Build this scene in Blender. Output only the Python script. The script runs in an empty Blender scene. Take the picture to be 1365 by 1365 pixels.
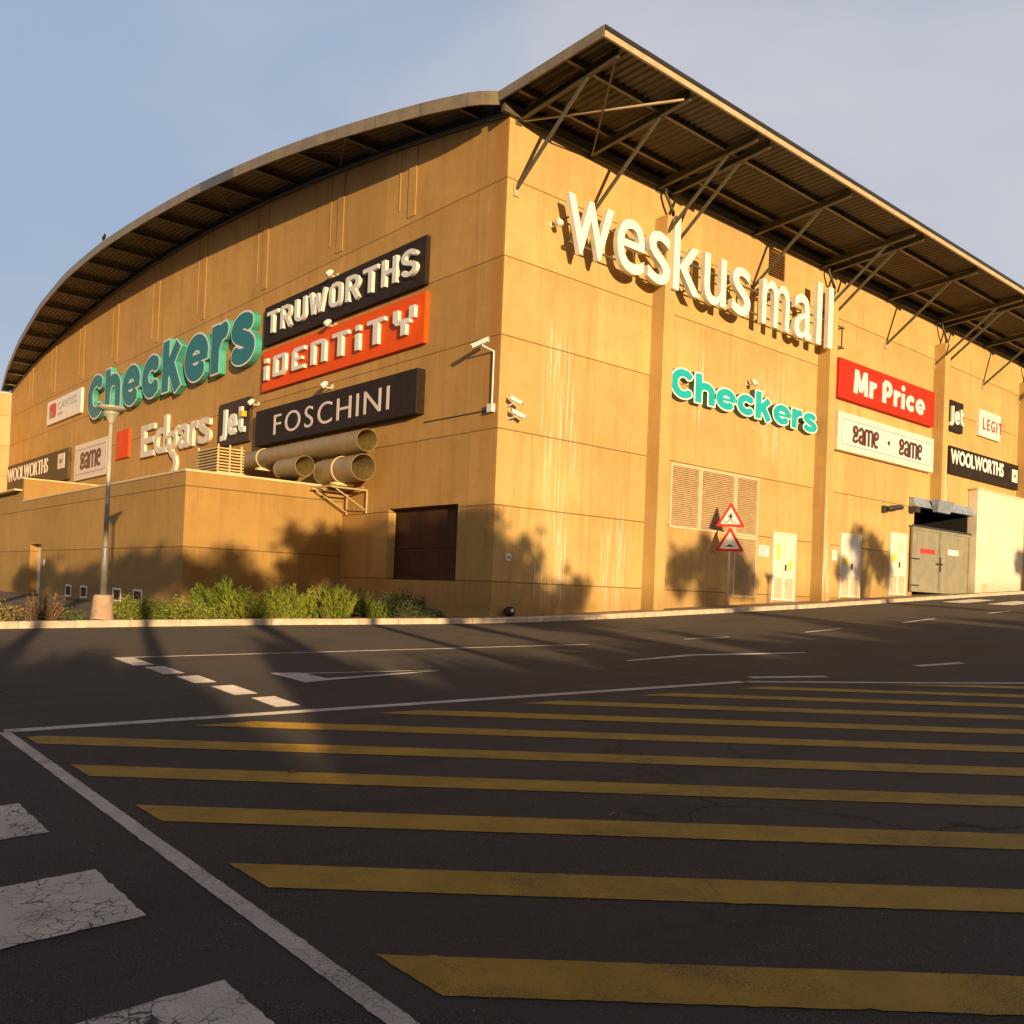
import bpy, math, random
import numpy as np
from math import sin, cos, radians, pi, sqrt, atan2, tan
from mathutils import Vector, Matrix
from mathutils.geometry import tessellate_polygon

random.seed(7)
rng = np.random.default_rng(7)
S = bpy.context.scene
COL = S.collection

# ------------------------------------------------------------------ helpers
def tag(o, label=None, cat=None, group=None, kind=None):
    if label: o['label'] = label
    if cat: o['category'] = cat
    if group: o['group'] = group
    if kind: o['kind'] = kind
    return o

def thing(name, loc, label, cat, group=None):
    o = bpy.data.objects.new(name, None)
    o.empty_display_size = .2
    COL.objects.link(o)
    o.location = loc
    return tag(o, label, cat, group)

def wloc(o):
    v = Vector((0, 0, 0))
    while o is not None:
        v += o.location
        o = o.parent
    return v

class MB:
    """collects polygons in world coordinates"""
    def __init__(s):
        s.v = []; s.f = []; s.m = []
    def poly(s, pts, m=0):
        n = len(s.v); s.v += [tuple(p) for p in pts]
        s.f.append(tuple(range(n, n + len(pts)))); s.m.append(m)
    def mesh(s, vs, fs, m=0):
        n = len(s.v); s.v += [tuple(p) for p in vs]
        for f in fs:
            s.f.append(tuple(n + i for i in f)); s.m.append(m)
    def box(s, x0, x1, y0, y1, z0, z1, m=0):
        vs = [(x, y, z) for z in (z0, z1) for y in (y0, y1) for x in (x0, x1)]
        s.mesh(vs, [(0, 2, 3, 1), (4, 5, 7, 6), (0, 1, 5, 4), (2, 6, 7, 3), (0, 4, 6, 2), (1, 3, 7, 5)], m)
    def beam(s, p0, p1, w, h, up=(0, 0, 1), m=0):
        p0 = Vector(p0); p1 = Vector(p1); d = (p1 - p0).normalized()
        a = d.cross(Vector(up))
        if a.length < 1e-4: a = d.cross(Vector((1, 0, 0)))
        a.normalize(); b = a.cross(d).normalized()
        vs = []
        for p in (p0, p1):
            for i, j in ((-1, -1), (1, -1), (1, 1), (-1, 1)):
                vs.append(p + a * (i * w / 2) + b * (j * h / 2))
        s.mesh(vs, [(0, 1, 2, 3), (7, 6, 5, 4), (0, 4, 5, 1), (1, 5, 6, 2), (2, 6, 7, 3), (3, 7, 4, 0)], m)
    def cchan(s, p0, p1, w, h, t=.02, m=0):
        """C section: web plus two flanges"""
        p0 = Vector(p0); p1 = Vector(p1); d = (p1 - p0).normalized()
        a = d.cross(Vector((0, 0, 1))).normalized(); b = a.cross(d).normalized()
        s.beam(p0 - a * (w / 2), p1 - a * (w / 2), t, h, m=m)
        for q in (-1, 1):
            s.beam(p0 + b * (q * (h / 2 - t / 2)) + a * .012, p1 + b * (q * (h / 2 - t / 2)) + a * .012, w - .004, t - .003, m=m)
    def tube(s, pts, r, n=10, m=0, cap=True):
        pts = [Vector(p) for p in pts]
        rs = r if isinstance(r, (list, tuple)) else [r] * len(pts)
        rings = []
        ref = None
        for i, p in enumerate(pts):
            if i == 0: d = pts[1] - p
            elif i == len(pts) - 1: d = p - pts[i - 1]
            else: d = (pts[i + 1] - p).normalized() + (p - pts[i - 1]).normalized()
            d.normalize()
            if ref is None:
                ref = d.cross(Vector((0, 0, 1)))
                if ref.length < 1e-3: ref = d.cross(Vector((1, 0, 0)))
            a = (ref - d * ref.dot(d)).normalized(); ref = a
            b = d.cross(a)
            rings.append([p + (a * cos(2 * pi * k / n) + b * sin(2 * pi * k / n)) * rs[i] for k in range(n)])
        vs = [q for r_ in rings for q in r_]
        fs = []
        for i in range(len(pts) - 1):
            for k in range(n):
                fs.append((i * n + k, i * n + (k + 1) % n, (i + 1) * n + (k + 1) % n, (i + 1) * n + k))
        if cap:
            fs.append(tuple(range(n - 1, -1, -1))); fs.append(tuple((len(pts) - 1) * n + k for k in range(n)))
        s.mesh(vs, fs, m)
    def lathe(s, c, prof, n=20, m=0):
        """prof: (r, z) list, rotated about vertical axis at c"""
        vs = []; fs = []
        for r, z in prof:
            for k in range(n):
                vs.append((c[0] + r * cos(2 * pi * k / n), c[1] + r * sin(2 * pi * k / n), c[2] + z))
        for i in range(len(prof) - 1):
            for k in range(n):
                fs.append((i * n + k, i * n + (k + 1) % n, (i + 1) * n + (k + 1) % n, (i + 1) * n + k))
        fs.append(tuple(range(n - 1, -1, -1))); fs.append(tuple((len(prof) - 1) * n + k for k in range(n)))
        s.mesh(vs, fs, m)
    def build(s, name, mats, parent=None, label=None, kind=None, smooth=False, bevel=0, cat=None, loc=None):
        me = bpy.data.meshes.new(name)
        o = bpy.data.objects.new(name, me)
        off = Vector((0, 0, 0))
        if parent is not None:
            o.parent = parent; off = wloc(parent)
        elif loc is not None:
            o.location = loc; off = Vector(loc)
        me.from_pydata([(v[0] - off[0], v[1] - off[1], v[2] - off[2]) for v in s.v], [], s.f)
        for mt in (mats if isinstance(mats, (list, tuple)) else [mats]):
            me.materials.append(mt)
        me.polygons.foreach_set('material_index', s.m)
        if smooth: me.polygons.foreach_set('use_smooth', [True] * len(s.f))
        me.update()
        COL.objects.link(o)
        if bevel:
            b = o.modifiers.new('bevel', 'BEVEL'); b.width = bevel; b.segments = 2; b.limit_method = 'ANGLE'
        tag(o, label, cat, None, kind)
        return o

# ------------------------------------------------------------------ node helpers
def new_mat(name):
    m = bpy.data.materials.new(name); m.use_nodes = True
    nt = m.node_tree
    return m, nt, nt.nodes['Principled BSDF']

class N:
    def __init__(s, nt): s.nt = nt
    def __call__(s, t, **kw):
        n = s.nt.nodes.new(t)
        for k, v in kw.items(): setattr(n, k, v)
        return n
    def link(s, a, b): s.nt.links.new(a, b)
    def pos(s):
        return s('ShaderNodeNewGeometry').outputs['Position']
    def scaled(s, vec, sc, loc=(0, 0, 0)):
        m = s('ShaderNodeMapping'); m.inputs['Scale'].default_value = sc; m.inputs['Location'].default_value = loc
        s.link(vec, m.inputs['Vector']); return m.outputs['Vector']
    def noise(s, vec, scale, detail=4, rough=.55, dist=0):
        n = s('ShaderNodeTexNoise'); n.inputs['Scale'].default_value = scale; n.inputs['Detail'].default_value = detail
        n.inputs['Roughness'].default_value = rough; n.inputs['Distortion'].default_value = dist
        if vec is not None: s.link(vec, n.inputs['Vector'])
        return n.outputs['Fac']
    def math(s, op, a, b=None, c=None, clamp=False):
        n = s('ShaderNodeMath', operation=op, use_clamp=clamp)
        for i, x in enumerate((a, b, c)):
            if x is None: continue
            if isinstance(x, (int, float)): n.inputs[i].default_value = x
            else: s.link(x, n.inputs[i])
        return n.outputs[0]
    def ramp(s, fac, lo, hi, a=0., b=1.):
        n = s('ShaderNodeMapRange'); n.interpolation_type = 'SMOOTHSTEP'
        n.inputs[1].default_value = lo; n.inputs[2].default_value = hi; n.inputs[3].default_value = a; n.inputs[4].default_value = b
        s.link(fac, n.inputs[0]); return n.outputs[0]
    def mix(s, fac, a, b, mode='MIX'):
        n = s('ShaderNodeMix', data_type='RGBA', blend_type=mode)
        if isinstance(fac, (int, float)): n.inputs[0].default_value = fac
        else: s.link(fac, n.inputs[0])
        for i, x in ((6, a), (7, b)):
            if isinstance(x, (tuple, list)): n.inputs[i].default_value = (*x[:3], 1)
            else: s.link(x, n.inputs[i])
        return n.outputs[2]
    def bump(s, h, strength, dist, bsdf):
        n = s('ShaderNodeBump'); n.inputs['Strength'].default_value = strength; n.inputs['Distance'].default_value = dist
        s.link(h, n.inputs['Height']); s.link(n.outputs[0], bsdf.inputs['Normal'])

def mat(name, base, rough=.6, metal=0., var=.12, vs=6., bump=0., bs=60., dirt=0., streak=0.):
    m, nt, b = new_mat(name); k = N(nt); p = k.pos()
    n1 = k.noise(p, vs, 5, .6)
    f = k.ramp(n1, .3, .7, 1 - var, 1 + var)
    cm = k('ShaderNodeVectorMath', operation='SCALE'); cm.inputs[0].default_value = base[:3]; k.link(f, cm.inputs['Scale'])
    c = cm.outputs[0]
    if streak:
        n2 = k.noise(k.scaled(p, (9, 9, .5)), 1, 4, .6)
        c = k.mix(k.ramp(n2, .5, .75, 0, streak), c, tuple(x * .45 for x in base[:3]))
    if dirt:
        n3 = k.noise(p, vs * 4, 6, .7)
        c = k.mix(k.ramp(n3, .52, .72, 0, dirt), c, tuple(x * .4 for x in base[:3]))
    k.link(c, b.inputs['Base Color'])
    r = k.ramp(n1, .2, .8, max(0, rough - .08), min(1, rough + .08)); k.link(r, b.inputs['Roughness'])
    b.inputs['Metallic'].default_value = metal
    if bump: k.bump(k.noise(p, bs, 4, .6), bump, .01, b)
    return m

def wall_mat(name, base, joints=(), drips=False, vj=(), stain=.35):
    m, nt, b = new_mat(name); k = N(nt); p = k.pos()
    sep = k('ShaderNodeSeparateXYZ'); k.link(p, sep.inputs[0]); X, Y, Z = sep.outputs
    big = k.noise(p, .35, 4, .6); med = k.noise(p, 2.2, 6, .65)
    f = k.math('ADD', k.ramp(big, .3, .7, .90, 1.06), k.ramp(med, .25, .75, -.05, .05))
    cm = k('ShaderNodeVectorMath', operation='SCALE'); cm.inputs[0].default_value = base; k.link(f, cm.inputs['Scale'])
    c = cm.outputs[0]
    # each cast panel dried to its own tone
    if joints:
        row = None
        for zj in joints:
            st_ = k.math('GREATER_THAN', Z, zj); row = st_ if row is None else k.math('ADD', row, st_)
        cv = k('ShaderNodeCombineXYZ'); k.link(k.math('FLOOR', k.math('DIVIDE', k.math('SUBTRACT', k.math('SUBTRACT', X, Y), 3.55), 4.7)), cv.inputs[0]); k.link(row, cv.inputs[1])
        wn = k('ShaderNodeTexWhiteNoise'); k.link(cv.outputs[0], wn.inputs[0])
        pm = k('ShaderNodeVectorMath', operation='SCALE'); k.link(c, pm.inputs[0]); k.link(k.ramp(wn.outputs[0], 0, 1, .93, 1.05), pm.inputs['Scale']); c = pm.outputs[0]
    bl = k.noise(p, .9, 7, .68, .4)
    c = k.mix(k.ramp(bl, .50, .68, 0, stain * .8), c, (base[0] * .80, base[1] * .68, base[2] * .56))
    # vertical weathering
    n2 = k.noise(k.scaled(p, (2.6, 2.6, .16)), 1, 6, .62)
    c = k.mix(k.ramp(n2, .47, .70, 0, stain), c, (base[0] * .70, base[1] * .56, base[2] * .45))
    n4 = k.noise(k.scaled(p, (11, 11, .45), (3, 5, 1)), 1, 4, .6)
    c = k.mix(k.ramp(n4, .60, .80, 0, stain * .30), c, (base[0] * .62, base[1] * .48, base[2] * .36))
    # mineral bloom
    n5 = k.noise(k.scaled(p, (5, 5, .3), (7, 1, 4)), 1, 5, .6)
    c = k.mix(k.ramp(n5, .6, .78, 0, .25), c, (min(1, base[0] * 1.25), base[1] * 1.3, base[2] * 1.5))
    if drips:
        s = k.noise(k.scaled(p, (15, 15, .32)), 1, 2, .5)
        gate = None
        for cx, wx, z0, z1 in ((2.2, 1.0, .2, 8.6), (4.6, .75, -.1, 3.9), (1.9, .5, .1, 2.2), (8.3, .6, 6, 9.2), (12.3, 1.1, 5.5, 9.3), (15.5, .35, .7, 6.), (25.0, .35, 1.2, 8.)):
            gx = k.ramp(k.math('ABSOLUTE', k.math('SUBTRACT', X, cx)), wx * .3, wx, 1, 0)
            gz_ = k.math('MULTIPLY', k.ramp(Z, z0 - .4, z0 + .6), k.ramp(Z, z1 - 1.5, z1 + .4, 1, 0))
            g = k.math('MULTIPLY', gx, gz_)
            gate = g if gate is None else k.math('MAXIMUM', gate, g)
        th = k.math('ADD', s, k.math('MULTIPLY', gate, .16))
        br = k.noise(k.scaled(p, (20, 20, 3.), (1, 2, 3)), 1, 4, .7)
        dm = k.math('MULTIPLY', k.ramp(th, .66, .80, 0, .75), k.ramp(br, .34, .55, .1, 1))
        dm = k.math('MULTIPLY', dm, k.ramp(gate, .05, .5, 0, 1))
        c = k.mix(dm, c, (.80, .74, .60))
    # gable-side faces tinted darker and oranger, painting their weaker sunlight into the colour
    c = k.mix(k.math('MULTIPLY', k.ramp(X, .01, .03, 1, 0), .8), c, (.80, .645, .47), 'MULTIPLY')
    # rust-brown band on the left face next to the corner
    yb = k.math('MULTIPLY', k.ramp(Y, .02, .12), k.ramp(k.math('ADD', Y, k.math('MULTIPLY', n2, .5)), .55, 1.0, 1, 0))
    yb = k.math('MULTIPLY', yb, k.math('MULTIPLY', k.ramp(Z, 3, 7, 0, .55), k.ramp(X, .02, .06, 1, 0)))
    c = k.mix(yb, c, (base[0] * .72, base[1] * .46, base[2] * .25))
    # splash-back dirt along the foot
    ft = k.math('SUBTRACT', Z, k.math('MULTIPLY', k.math('MAXIMUM', X, 0), .05))
    c = k.mix(k.math('MULTIPLY', k.ramp(ft, .05, .9, .65, 0), k.ramp(med, .3, .6, .4, 1)), c, (base[0] * .55, base[1] * .5, base[2] * .45))
    for zj in joints:
        d = k.math('ABSOLUTE', k.math('SUBTRACT', Z, zj))
        c = k.mix(k.ramp(d, .014, .024, .72, 0), c, (base[0] * .22, base[1] * .18, base[2] * .14))
        # dirty run below each joint
        run = k.math('MULTIPLY', k.ramp(k.math('SUBTRACT', zj, Z), -.0, .02), k.ramp(k.math('SUBTRACT', zj, Z), .1, .8, .3, 0))
        c = k.mix(k.math('MULTIPLY', run, k.ramp(n4, .42, .62)), c, (base[0] * .6, base[1] * .45, base[2] * .32))
    if vj:
        per, offs = vj
        u = k.math('SUBTRACT', k.math('SUBTRACT', X, Y), offs)
        d = k.math('ABSOLUTE', k.math('SUBTRACT', k.math('FRACT', k.math('DIVIDE', u, per)), .5))
        c = k.mix(k.ramp(d, .007 / per, .016 / per, .4, 0), c, (base[0] * .4, base[1] * .34, base[2] * .28))
    k.link(c, b.inputs['Base Color']); b.inputs['Roughness'].default_value = .85
    b.inputs['Specular IOR Level'].default_value = .25; b.inputs['Diffuse Roughness'].default_value = .1
    h = k.math('ADD', k.noise(p, 45, 5, .65), k.math('MULTIPLY', k.noise(p, 4, 4, .5), 1.2))
    k.bump(h, .25, .012, b)
    return m

JZ = (.94, 2.95, 4.96, 7.42, 9.50, 11.56)
TAN = (.56, .374, .146)
M = {}
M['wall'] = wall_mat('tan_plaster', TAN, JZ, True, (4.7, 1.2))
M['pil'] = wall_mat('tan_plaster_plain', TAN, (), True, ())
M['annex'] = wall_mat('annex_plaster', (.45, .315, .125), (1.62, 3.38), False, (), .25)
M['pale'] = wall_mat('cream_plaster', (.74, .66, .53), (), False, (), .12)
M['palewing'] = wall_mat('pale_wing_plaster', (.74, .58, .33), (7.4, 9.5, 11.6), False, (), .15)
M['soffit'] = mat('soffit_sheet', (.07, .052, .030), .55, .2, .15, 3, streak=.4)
M['steel'] = mat('painted_steel', (.12, .102, .066), .5, .1, .15, 8, dirt=.35)
M['fascia'] = mat('fascia_metal', (.24, .18, .105), .5, .1, .18, 2.5, streak=.35, dirt=.3)
M['fasciadark'] = mat('fascia_metal_grey', (.11, .10, .09), .5, .15, .15, 2.5, streak=.3)
M['eave'] = mat('eave_channel', (.50, .40, .24), .45, .1, .1, 3, dirt=.2)
M['roof'] = mat('roof_sheet', (.03, .025, .02), .5, .3, .2, 2)
M['white'] = mat('white_acrylic', (.82, .80, .76), .35, 0, .04, 3)
M['whitebody'] = mat('white_letter_body', (.78, .74, .66), .4, 0, .06, 3, dirt=.1)
M['worn_white'] = mat('weathered_white_letter', (.74, .64, .52), .5, 0, .1, 3, dirt=.15, streak=.2)
M['black'] = mat('sign_black', (.030, .019, .013), .65, 0, .25, 3, streak=.15)
M['brownblack'] = mat('sign_faded_brown', (.095, .062, .03), .55, 0, .3, 3, dirt=.3)
M['graphite'] = mat('sign_graphite', (.075, .05, .035), .75, 0, .5, 30, dirt=.5)
M['orange'] = mat('sign_orange', (.84, .095, .003), .6, 0, .05, 2, streak=.08)
M['red'] = mat('sign_red', (.62, .030, .012), .6, 0, .08, 2, streak=.15)
M['redsq'] = mat('sign_red_square', (.80, .085, .012), .6, 0, .08, 2)
M['signwhite'] = mat('sign_white', (.80, .74, .68), .4, 0, .05, 2, streak=.1)
M['signpink'] = mat('sign_white_pinkish', (.74, .62, .56), .45, 0, .06, 2, streak=.1)
M['rim'] = mat('sign_rim', (.72, .66, .55), .45, 0, .06, 3)
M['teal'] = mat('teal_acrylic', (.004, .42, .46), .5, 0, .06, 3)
M['tealdark'] = mat('teal_acrylic_deep', (.008, .175, .185), .5, 0, .12, 3, streak=.25)  # darker teal for the letter faces on the gable
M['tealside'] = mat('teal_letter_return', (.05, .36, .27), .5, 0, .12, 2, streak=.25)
M['darkside'] = mat('green_letter_return', (.05, .13, .09), .5, 0, .12, 2)
M['brown'] = mat('sign_brown', (.085, .03, .02), .5, 0, .1, 6)
M['pink'] = mat('sign_pink', (.70, .28, .24), .5, 0, .1, 6)
M['greytext'] = mat('sign_grey_text', (.28, .26, .25), .5, 0, .1, 6)
M['redtext'] = mat('sign_red_text', (.55, .04, .03), .5, 0, .1, 6)
M['yellow'] = mat('yellow_plastic', (.75, .42, .02), .4, 0, .05, 6)
M['shutter'] = mat('rusty_shutter', (.075, .032, .014), .6, .1, .3, 1.5, streak=.5)
M['louvre'] = mat('louvre_slat', (.62, .455, .26), .5, .05, .08, 4, dirt=.2)
M['louvreframe'] = mat('louvre_frame', (.66, .51, .31), .5, 0, .06, 4)
M['brownlouvre'] = mat('brown_vent_slat', (.24, .11, .04), .6, 0, .1, 4)
M['door'] = mat('white_door_steel', (.70, .66, .57), .45, 0, .06, 3, dirt=.25, streak=.15)
M['gate'] = mat('grey_gate_steel', (.30, .27, .185), .5, .05, .12, 2, dirt=.3, streak=.3)
M['galv'] = mat('galvanised_sheet', (.32, .37, .45), .45, .3, .2, 5)
M['dark'] = mat('bay_shade_black', (.015, .014, .014), .8)
M['darkmetal'] = mat('dark_metal', (.05, .045, .04), .5, .2, .1, 8)
M['duct'] = mat('painted_duct', (.34, .23, .105), .5, .1, .12, 3, streak=.3, dirt=.2)
M['ductin'] = mat('duct_inside', (.30, .215, .08), .6, .1, .2, 5)
M['cream'] = mat('cream_paint', (.70, .55, .30), .5, 0, .08, 4)
M['camwhite'] = mat('camera_housing', (.76, .73, .66), .35, 0, .05, 10)
M['pole'] = mat('pole_paint', (.52, .47, .37), .45, .25, .12, 4, dirt=.3)
M['polegrey'] = mat('pole_sleeve', (.20, .19, .17), .5, .3, .15, 4, dirt=.3)
M['plinth'] = mat('concrete_plinth', (.42, .28, .19), .9, 0, .2, 6, .4, 60, dirt=.4)
M['triwhite'] = mat('traffic_sign_white', (.78, .72, .66), .35, 0, .04, 5)
M['trired'] = mat('traffic_sign_red', (.60, .022, .015), .35, 0, .06, 5)
M['ink'] = mat('black_ink', (.015, .014, .013), .5)
M['bark'] = mat('bark', (.10, .07, .045), .9, 0, .3, 10, .5, 30)
M['leafbin'] = mat('dry_leaf', (.20, .10, .05), .8, 0, .3, 40)

for q_ in ('orange', 'red', 'redsq', 'black', 'brownblack', 'graphite', 'shutter'): M[q_].node_tree.nodes['Principled BSDF'].inputs['Specular IOR Level'].default_value = .15
def leaf_mat(name, a, b_, trans=.25):
    m, nt, b = new_mat(name); k = N(nt); p = k.pos()
    oi = k('ShaderNodeNewGeometry')
    f = k.math('ADD', k.math('MULTIPLY', oi.outputs['Random Per Island'], .7), k.math('MULTIPLY', k.noise(p, 4, 3), .5))
    c = k.mix(k.ramp(f, .15, .95), a, b_)
    k.link(c, b.inputs['Base Color']); b.inputs['Roughness'].default_value = .6
    b.inputs['Specular IOR Level'].default_value = .3
    t = k('ShaderNodeBsdfTranslucent'); k.link(c, t.inputs['Color'])
    mx = k('ShaderNodeMixShader'); mx.inputs[0].default_value = trans
    k.link(b.outputs[0], mx.inputs[1]); k.link(t.outputs[0], mx.inputs[2])
    k.link(mx.outputs[0], nt.nodes['Material Output'].inputs['Surface'])
    return m
M['leafgreen'] = leaf_mat('rosemary_leaf', (.07, .115, .013), (.24, .30, .04))
M['leafyellow'] = leaf_mat('yellow_green_leaf', (.12, .16, .018), (.35, .37, .05))
M['leafgrey'] = leaf_mat('grey_green_leaf', (.055, .08, .03), (.15, .18, .07))
M['leafdry'] = leaf_mat('dry_brown_leaf', (.15, .11, .045), (.36, .27, .11))
M['leaftwig'] = leaf_mat('dry_orange_twig', (.18, .105, .04), (.36, .22, .09))
M['leafdark'] = leaf_mat('tree_leaf', (.030, .048, .012), (.075, .10, .025))

def asphalt_mat():
    m, nt, b = new_mat('asphalt'); k = N(nt); p = k.pos()
    fine = k.noise(p, 210, 3, .7); med = k.noise(p, 18, 5, .6); big = k.noise(p, .35, 4, .6)
    c = k.mix(k.ramp(big, .3, .7), (.028, .0225, .0205), (.047, .038, .033))
    c = k.mix(k.ramp(fine, .48, .72, 0, .95), c, (.20, .165, .14))
    c = k.mix(k.ramp(fine, .5, .30, 0, .6), c, (.022, .018, .016))
    c = k.mix(k.ramp(med, .55, .75, 0, .35), c, (.030, .025, .022))
    sp = k('ShaderNodeTexVoronoi'); sp.inputs['Scale'].default_value = 24; k.link(p, sp.inputs['Vector'])
    c = k.mix(k.math('MULTIPLY', k.ramp(sp.outputs['Distance'], .06, .11, 1, 0), k.ramp(k.noise(p, 3, 2), .48, .60)), c, (.30, .26, .22))
    agg = k('ShaderNodeTexVoronoi'); agg.inputs['Scale'].default_value = 75; k.link(p, agg.inputs['Vector'])
    c = k.mix(k.math('MULTIPLY', k.ramp(agg.outputs['Distance'], .12, .32, .75, 0), k.ramp(k.noise(p, 1.1, 4, .6), .38, .62)), c, k.mix(k.ramp(k.noise(p, 75, 1), .4, .6), (.035, .03, .027), (.13, .11, .095)))
    pt = k.noise(k.scaled(p, (.5, .5, .5), (9, 3, 0)), 1.4, 5, .6, .5)
    c = k.mix(k.ramp(pt, .54, .60, 0, .55), c, (.058, .048, .042))
    # oil drips and tyre rubber
    od = k.noise(k.scaled(p, (1, 1, 1), (11, 4, 0)), 2.1, 3, .5)
    c = k.mix(k.ramp(od, .66, .76, 0, .6), c, (.018, .015, .014))
    ty = k.noise(k.scaled(p, (.22, 2.2, 1), (2, 1, 0)), 1, 3, .5, .6)
    c = k.mix(k.ramp(ty, .55, .72, 0, .45), c, (.022, .018, .016))
    # crack lines
    v = k('ShaderNodeTexVoronoi', feature='DISTANCE_TO_EDGE'); v.inputs['Scale'].default_value = .22
    dn = k('ShaderNodeTexNoise'); dn.inputs['Scale'].default_value = 1.3; dn.inputs['Detail'].default_value = 5; k.link(p, dn.inputs['Vector'])
    add = k('ShaderNodeVectorMath', operation='MULTIPLY_ADD'); k.link(dn.outputs['Color'], add.inputs[0]); add.inputs[1].default_value = (1.1, 1.1, 0); k.link(p, add.inputs[2])
    k.link(add.outputs[0], v.inputs['Vector'])
    c = k.mix(k.math('MULTIPLY', k.ramp(v.outputs['Distance'], .0015, .004, .8, 0), k.ramp(k.noise(p, .25, 2), .45, .6)), c, (.012, .010, .009))
    k.link(c, b.inputs['Base Color']); b.inputs['Roughness'].default_value = .88
    b.inputs['Specular IOR Level'].default_value = .28; b.inputs['Diffuse Roughness'].default_value = 1.0
    h = k.math('ADD', fine, k.math('MULTIPLY', med, .5))
    k.bump(h, .55, .008, b)
    return m
M['asphalt'] = asphalt_mat()

def paint_mat(name, base, crack, wear):
    m, nt, b = new_mat(name); k = N(nt); p = k.pos()
    f = k.ramp(k.noise(p, 3.5, 5, .65), .3, .7, .82, 1.08)
    cm = k('ShaderNodeVectorMath', operation='SCALE'); cm.inputs[0].default_value = base; k.link(f, cm.inputs['Scale'])
    c = cm.outputs[0]
    fine = k.noise(p, 170, 3, .7)
    patch = k.noise(p, 2.4, 4, .6)
    wv = k.math('ADD', fine, k.math('MULTIPLY', k.math('SUBTRACT', patch, .5), .55))
    c = k.mix(k.ramp(wv, .60 - wear, .72 - wear, 0, .85), c, (.05, .042, .037))
    if crack:
        v = k('ShaderNodeTexVoronoi', feature='DISTANCE_TO_EDGE'); v.inputs['Scale'].default_value = 15
        dn = k('ShaderNodeTexNoise'); dn.inputs['Scale'].default_value = 7; dn.inputs['Detail'].default_value = 4; k.link(p, dn.inputs['Vector'])
        ad = k('ShaderNodeVectorMath', operation='MULTIPLY_ADD'); k.link(dn.outputs['Color'], ad.inputs[0]); ad.inputs[1].default_value = (.14, .14, 0); k.link(p, ad.inputs[2])
        k.link(ad.outputs[0], v.inputs['Vector'])
        cr = k.math('MULTIPLY', k.ramp(v.outputs['Distance'], .012, .05, 1, 0), k.ramp(k.noise(p, 4, 4), .38, .60))
        c = k.mix(k.math('MULTIPLY', cr, crack), c, (.035, .03, .027))
    # faint tyre scuff
    sc_ = k.noise(k.scaled(p, (.5, 3.5, 1), (4, 2, 0)), 1, 4, .6, .8)
    c = k.mix(k.ramp(sc_, .55, .75, 0, .4), c, tuple(x * .5 for x in base))
    k.link(c, b.inputs['Base Color']); b.inputs['Roughness'].default_value = .75
    b.inputs['Specular IOR Level'].default_value = .3; b.inputs['Diffuse Roughness'].default_value = 1.0
    k.bump(fine, .35, .005, b)
    return m
M['linewhite'] = paint_mat('white_road_paint', (.56, .49, .455), .45, .04)
M['blockwhite'] = paint_mat('cracked_white_road_paint', (.60, .53, .49), .95, .02)
M['lineyellow'] = paint_mat('yellow_road_paint', (.40, .225, .024), .25, .05)
M['kerb'] = mat('kerb_concrete', (.56, .45, .33), .9, 0, .2, 5, .4, 70, dirt=.35)
M['paving'] = mat('paving', (.30, .21, .14), .9, 0, .25, 3, .3, 60, dirt=.4)
M['soil'] = mat('bed_soil', (.17, .105, .06), .95, 0, .35, 4, .8, 25, dirt=.5)

# ------------------------------------------------------------------ camera
CAM = Vector((-15.31, -18.506, .687))
yaw, pit, rol = radians(40.88), radians(.814), radians(2.261)
fw = Vector((sin(yaw) * cos(pit), cos(yaw) * cos(pit), sin(pit)))
rt = Vector((cos(yaw), -sin(yaw), 0)); up = rt.cross(fw)
r2 = rt * cos(rol) + up * sin(rol); u2 = -rt * sin(rol) + up * cos(rol)
cd = bpy.data.cameras.new('camera'); co = bpy.data.objects.new('camera', cd); COL.objects.link(co)
co.matrix_world = Matrix(((r2.x, u2.x, -fw.x, CAM.x), (r2.y, u2.y, -fw.y, CAM.y), (r2.z, u2.z, -fw.z, CAM.z), (0, 0, 0, 1)))
cd.sensor_width = 36; cd.lens = 36 * 1228.5 / 1365; cd.shift_y = (771.5 - 682.5) / 1365
cd.clip_end = 2000; cd.clip_start = .05
S.camera = co

# ------------------------------------------------------------------ light
EL, AZ = radians(6.5), radians(18)
sdir = Vector((sin(AZ) * cos(EL), cos(AZ) * cos(EL), -sin(EL)))      # the way the light travels
sl = bpy.data.lights.new('sun', 'SUN'); so = bpy.data.objects.new('sun', sl); COL.objects.link(so)
sl.energy = 5.0; sl.angle = radians(.5); sl.color = (1.0, .725, .39)
so.rotation_euler = sdir.to_track_quat('-Z', 'Y').to_euler()

W = bpy.data.worlds.new('World'); S.world = W; W.use_nodes = True
nt = W.node_tree; k = N(nt); bg = nt.nodes['Background']
sky = k('ShaderNodeTexSky'); sky.sky_type = 'NISHITA'; sky.sun_disc = False
sky.sun_elevation = EL; sky.sun_rotation = AZ + pi; sky.air_density = 1.0; sky.dust_density = 1.2; sky.ozone_density = 1.5
tc = k('ShaderNodeTexCoord').outputs['Generated']
n1 = k.noise(k.scaled(tc, (1.2, 1.2, 2.6), (.3, 1.7, .2)), 1.9, 4, .5, .3)
n2 = k.noise(k.scaled(tc, (1., 1., 2.0), (2.3, .4, .9)), .9, 3, .5)
sp = k('ShaderNodeSeparateXYZ'); k.link(tc, sp.inputs[0])
east = k.math('SUBTRACT', k.math('MULTIPLY', sp.outputs[0], .756), k.math('MULTIPLY', sp.outputs[1], .655))
cl = k.math('ADD', k.math('ADD', k.math('MULTIPLY', n1, .55), k.math('MULTIPLY', n2, .5)), k.math('MULTIPLY', east, .16))
cl = k.ramp(cl, .36, .63, .0, 1.)
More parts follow.
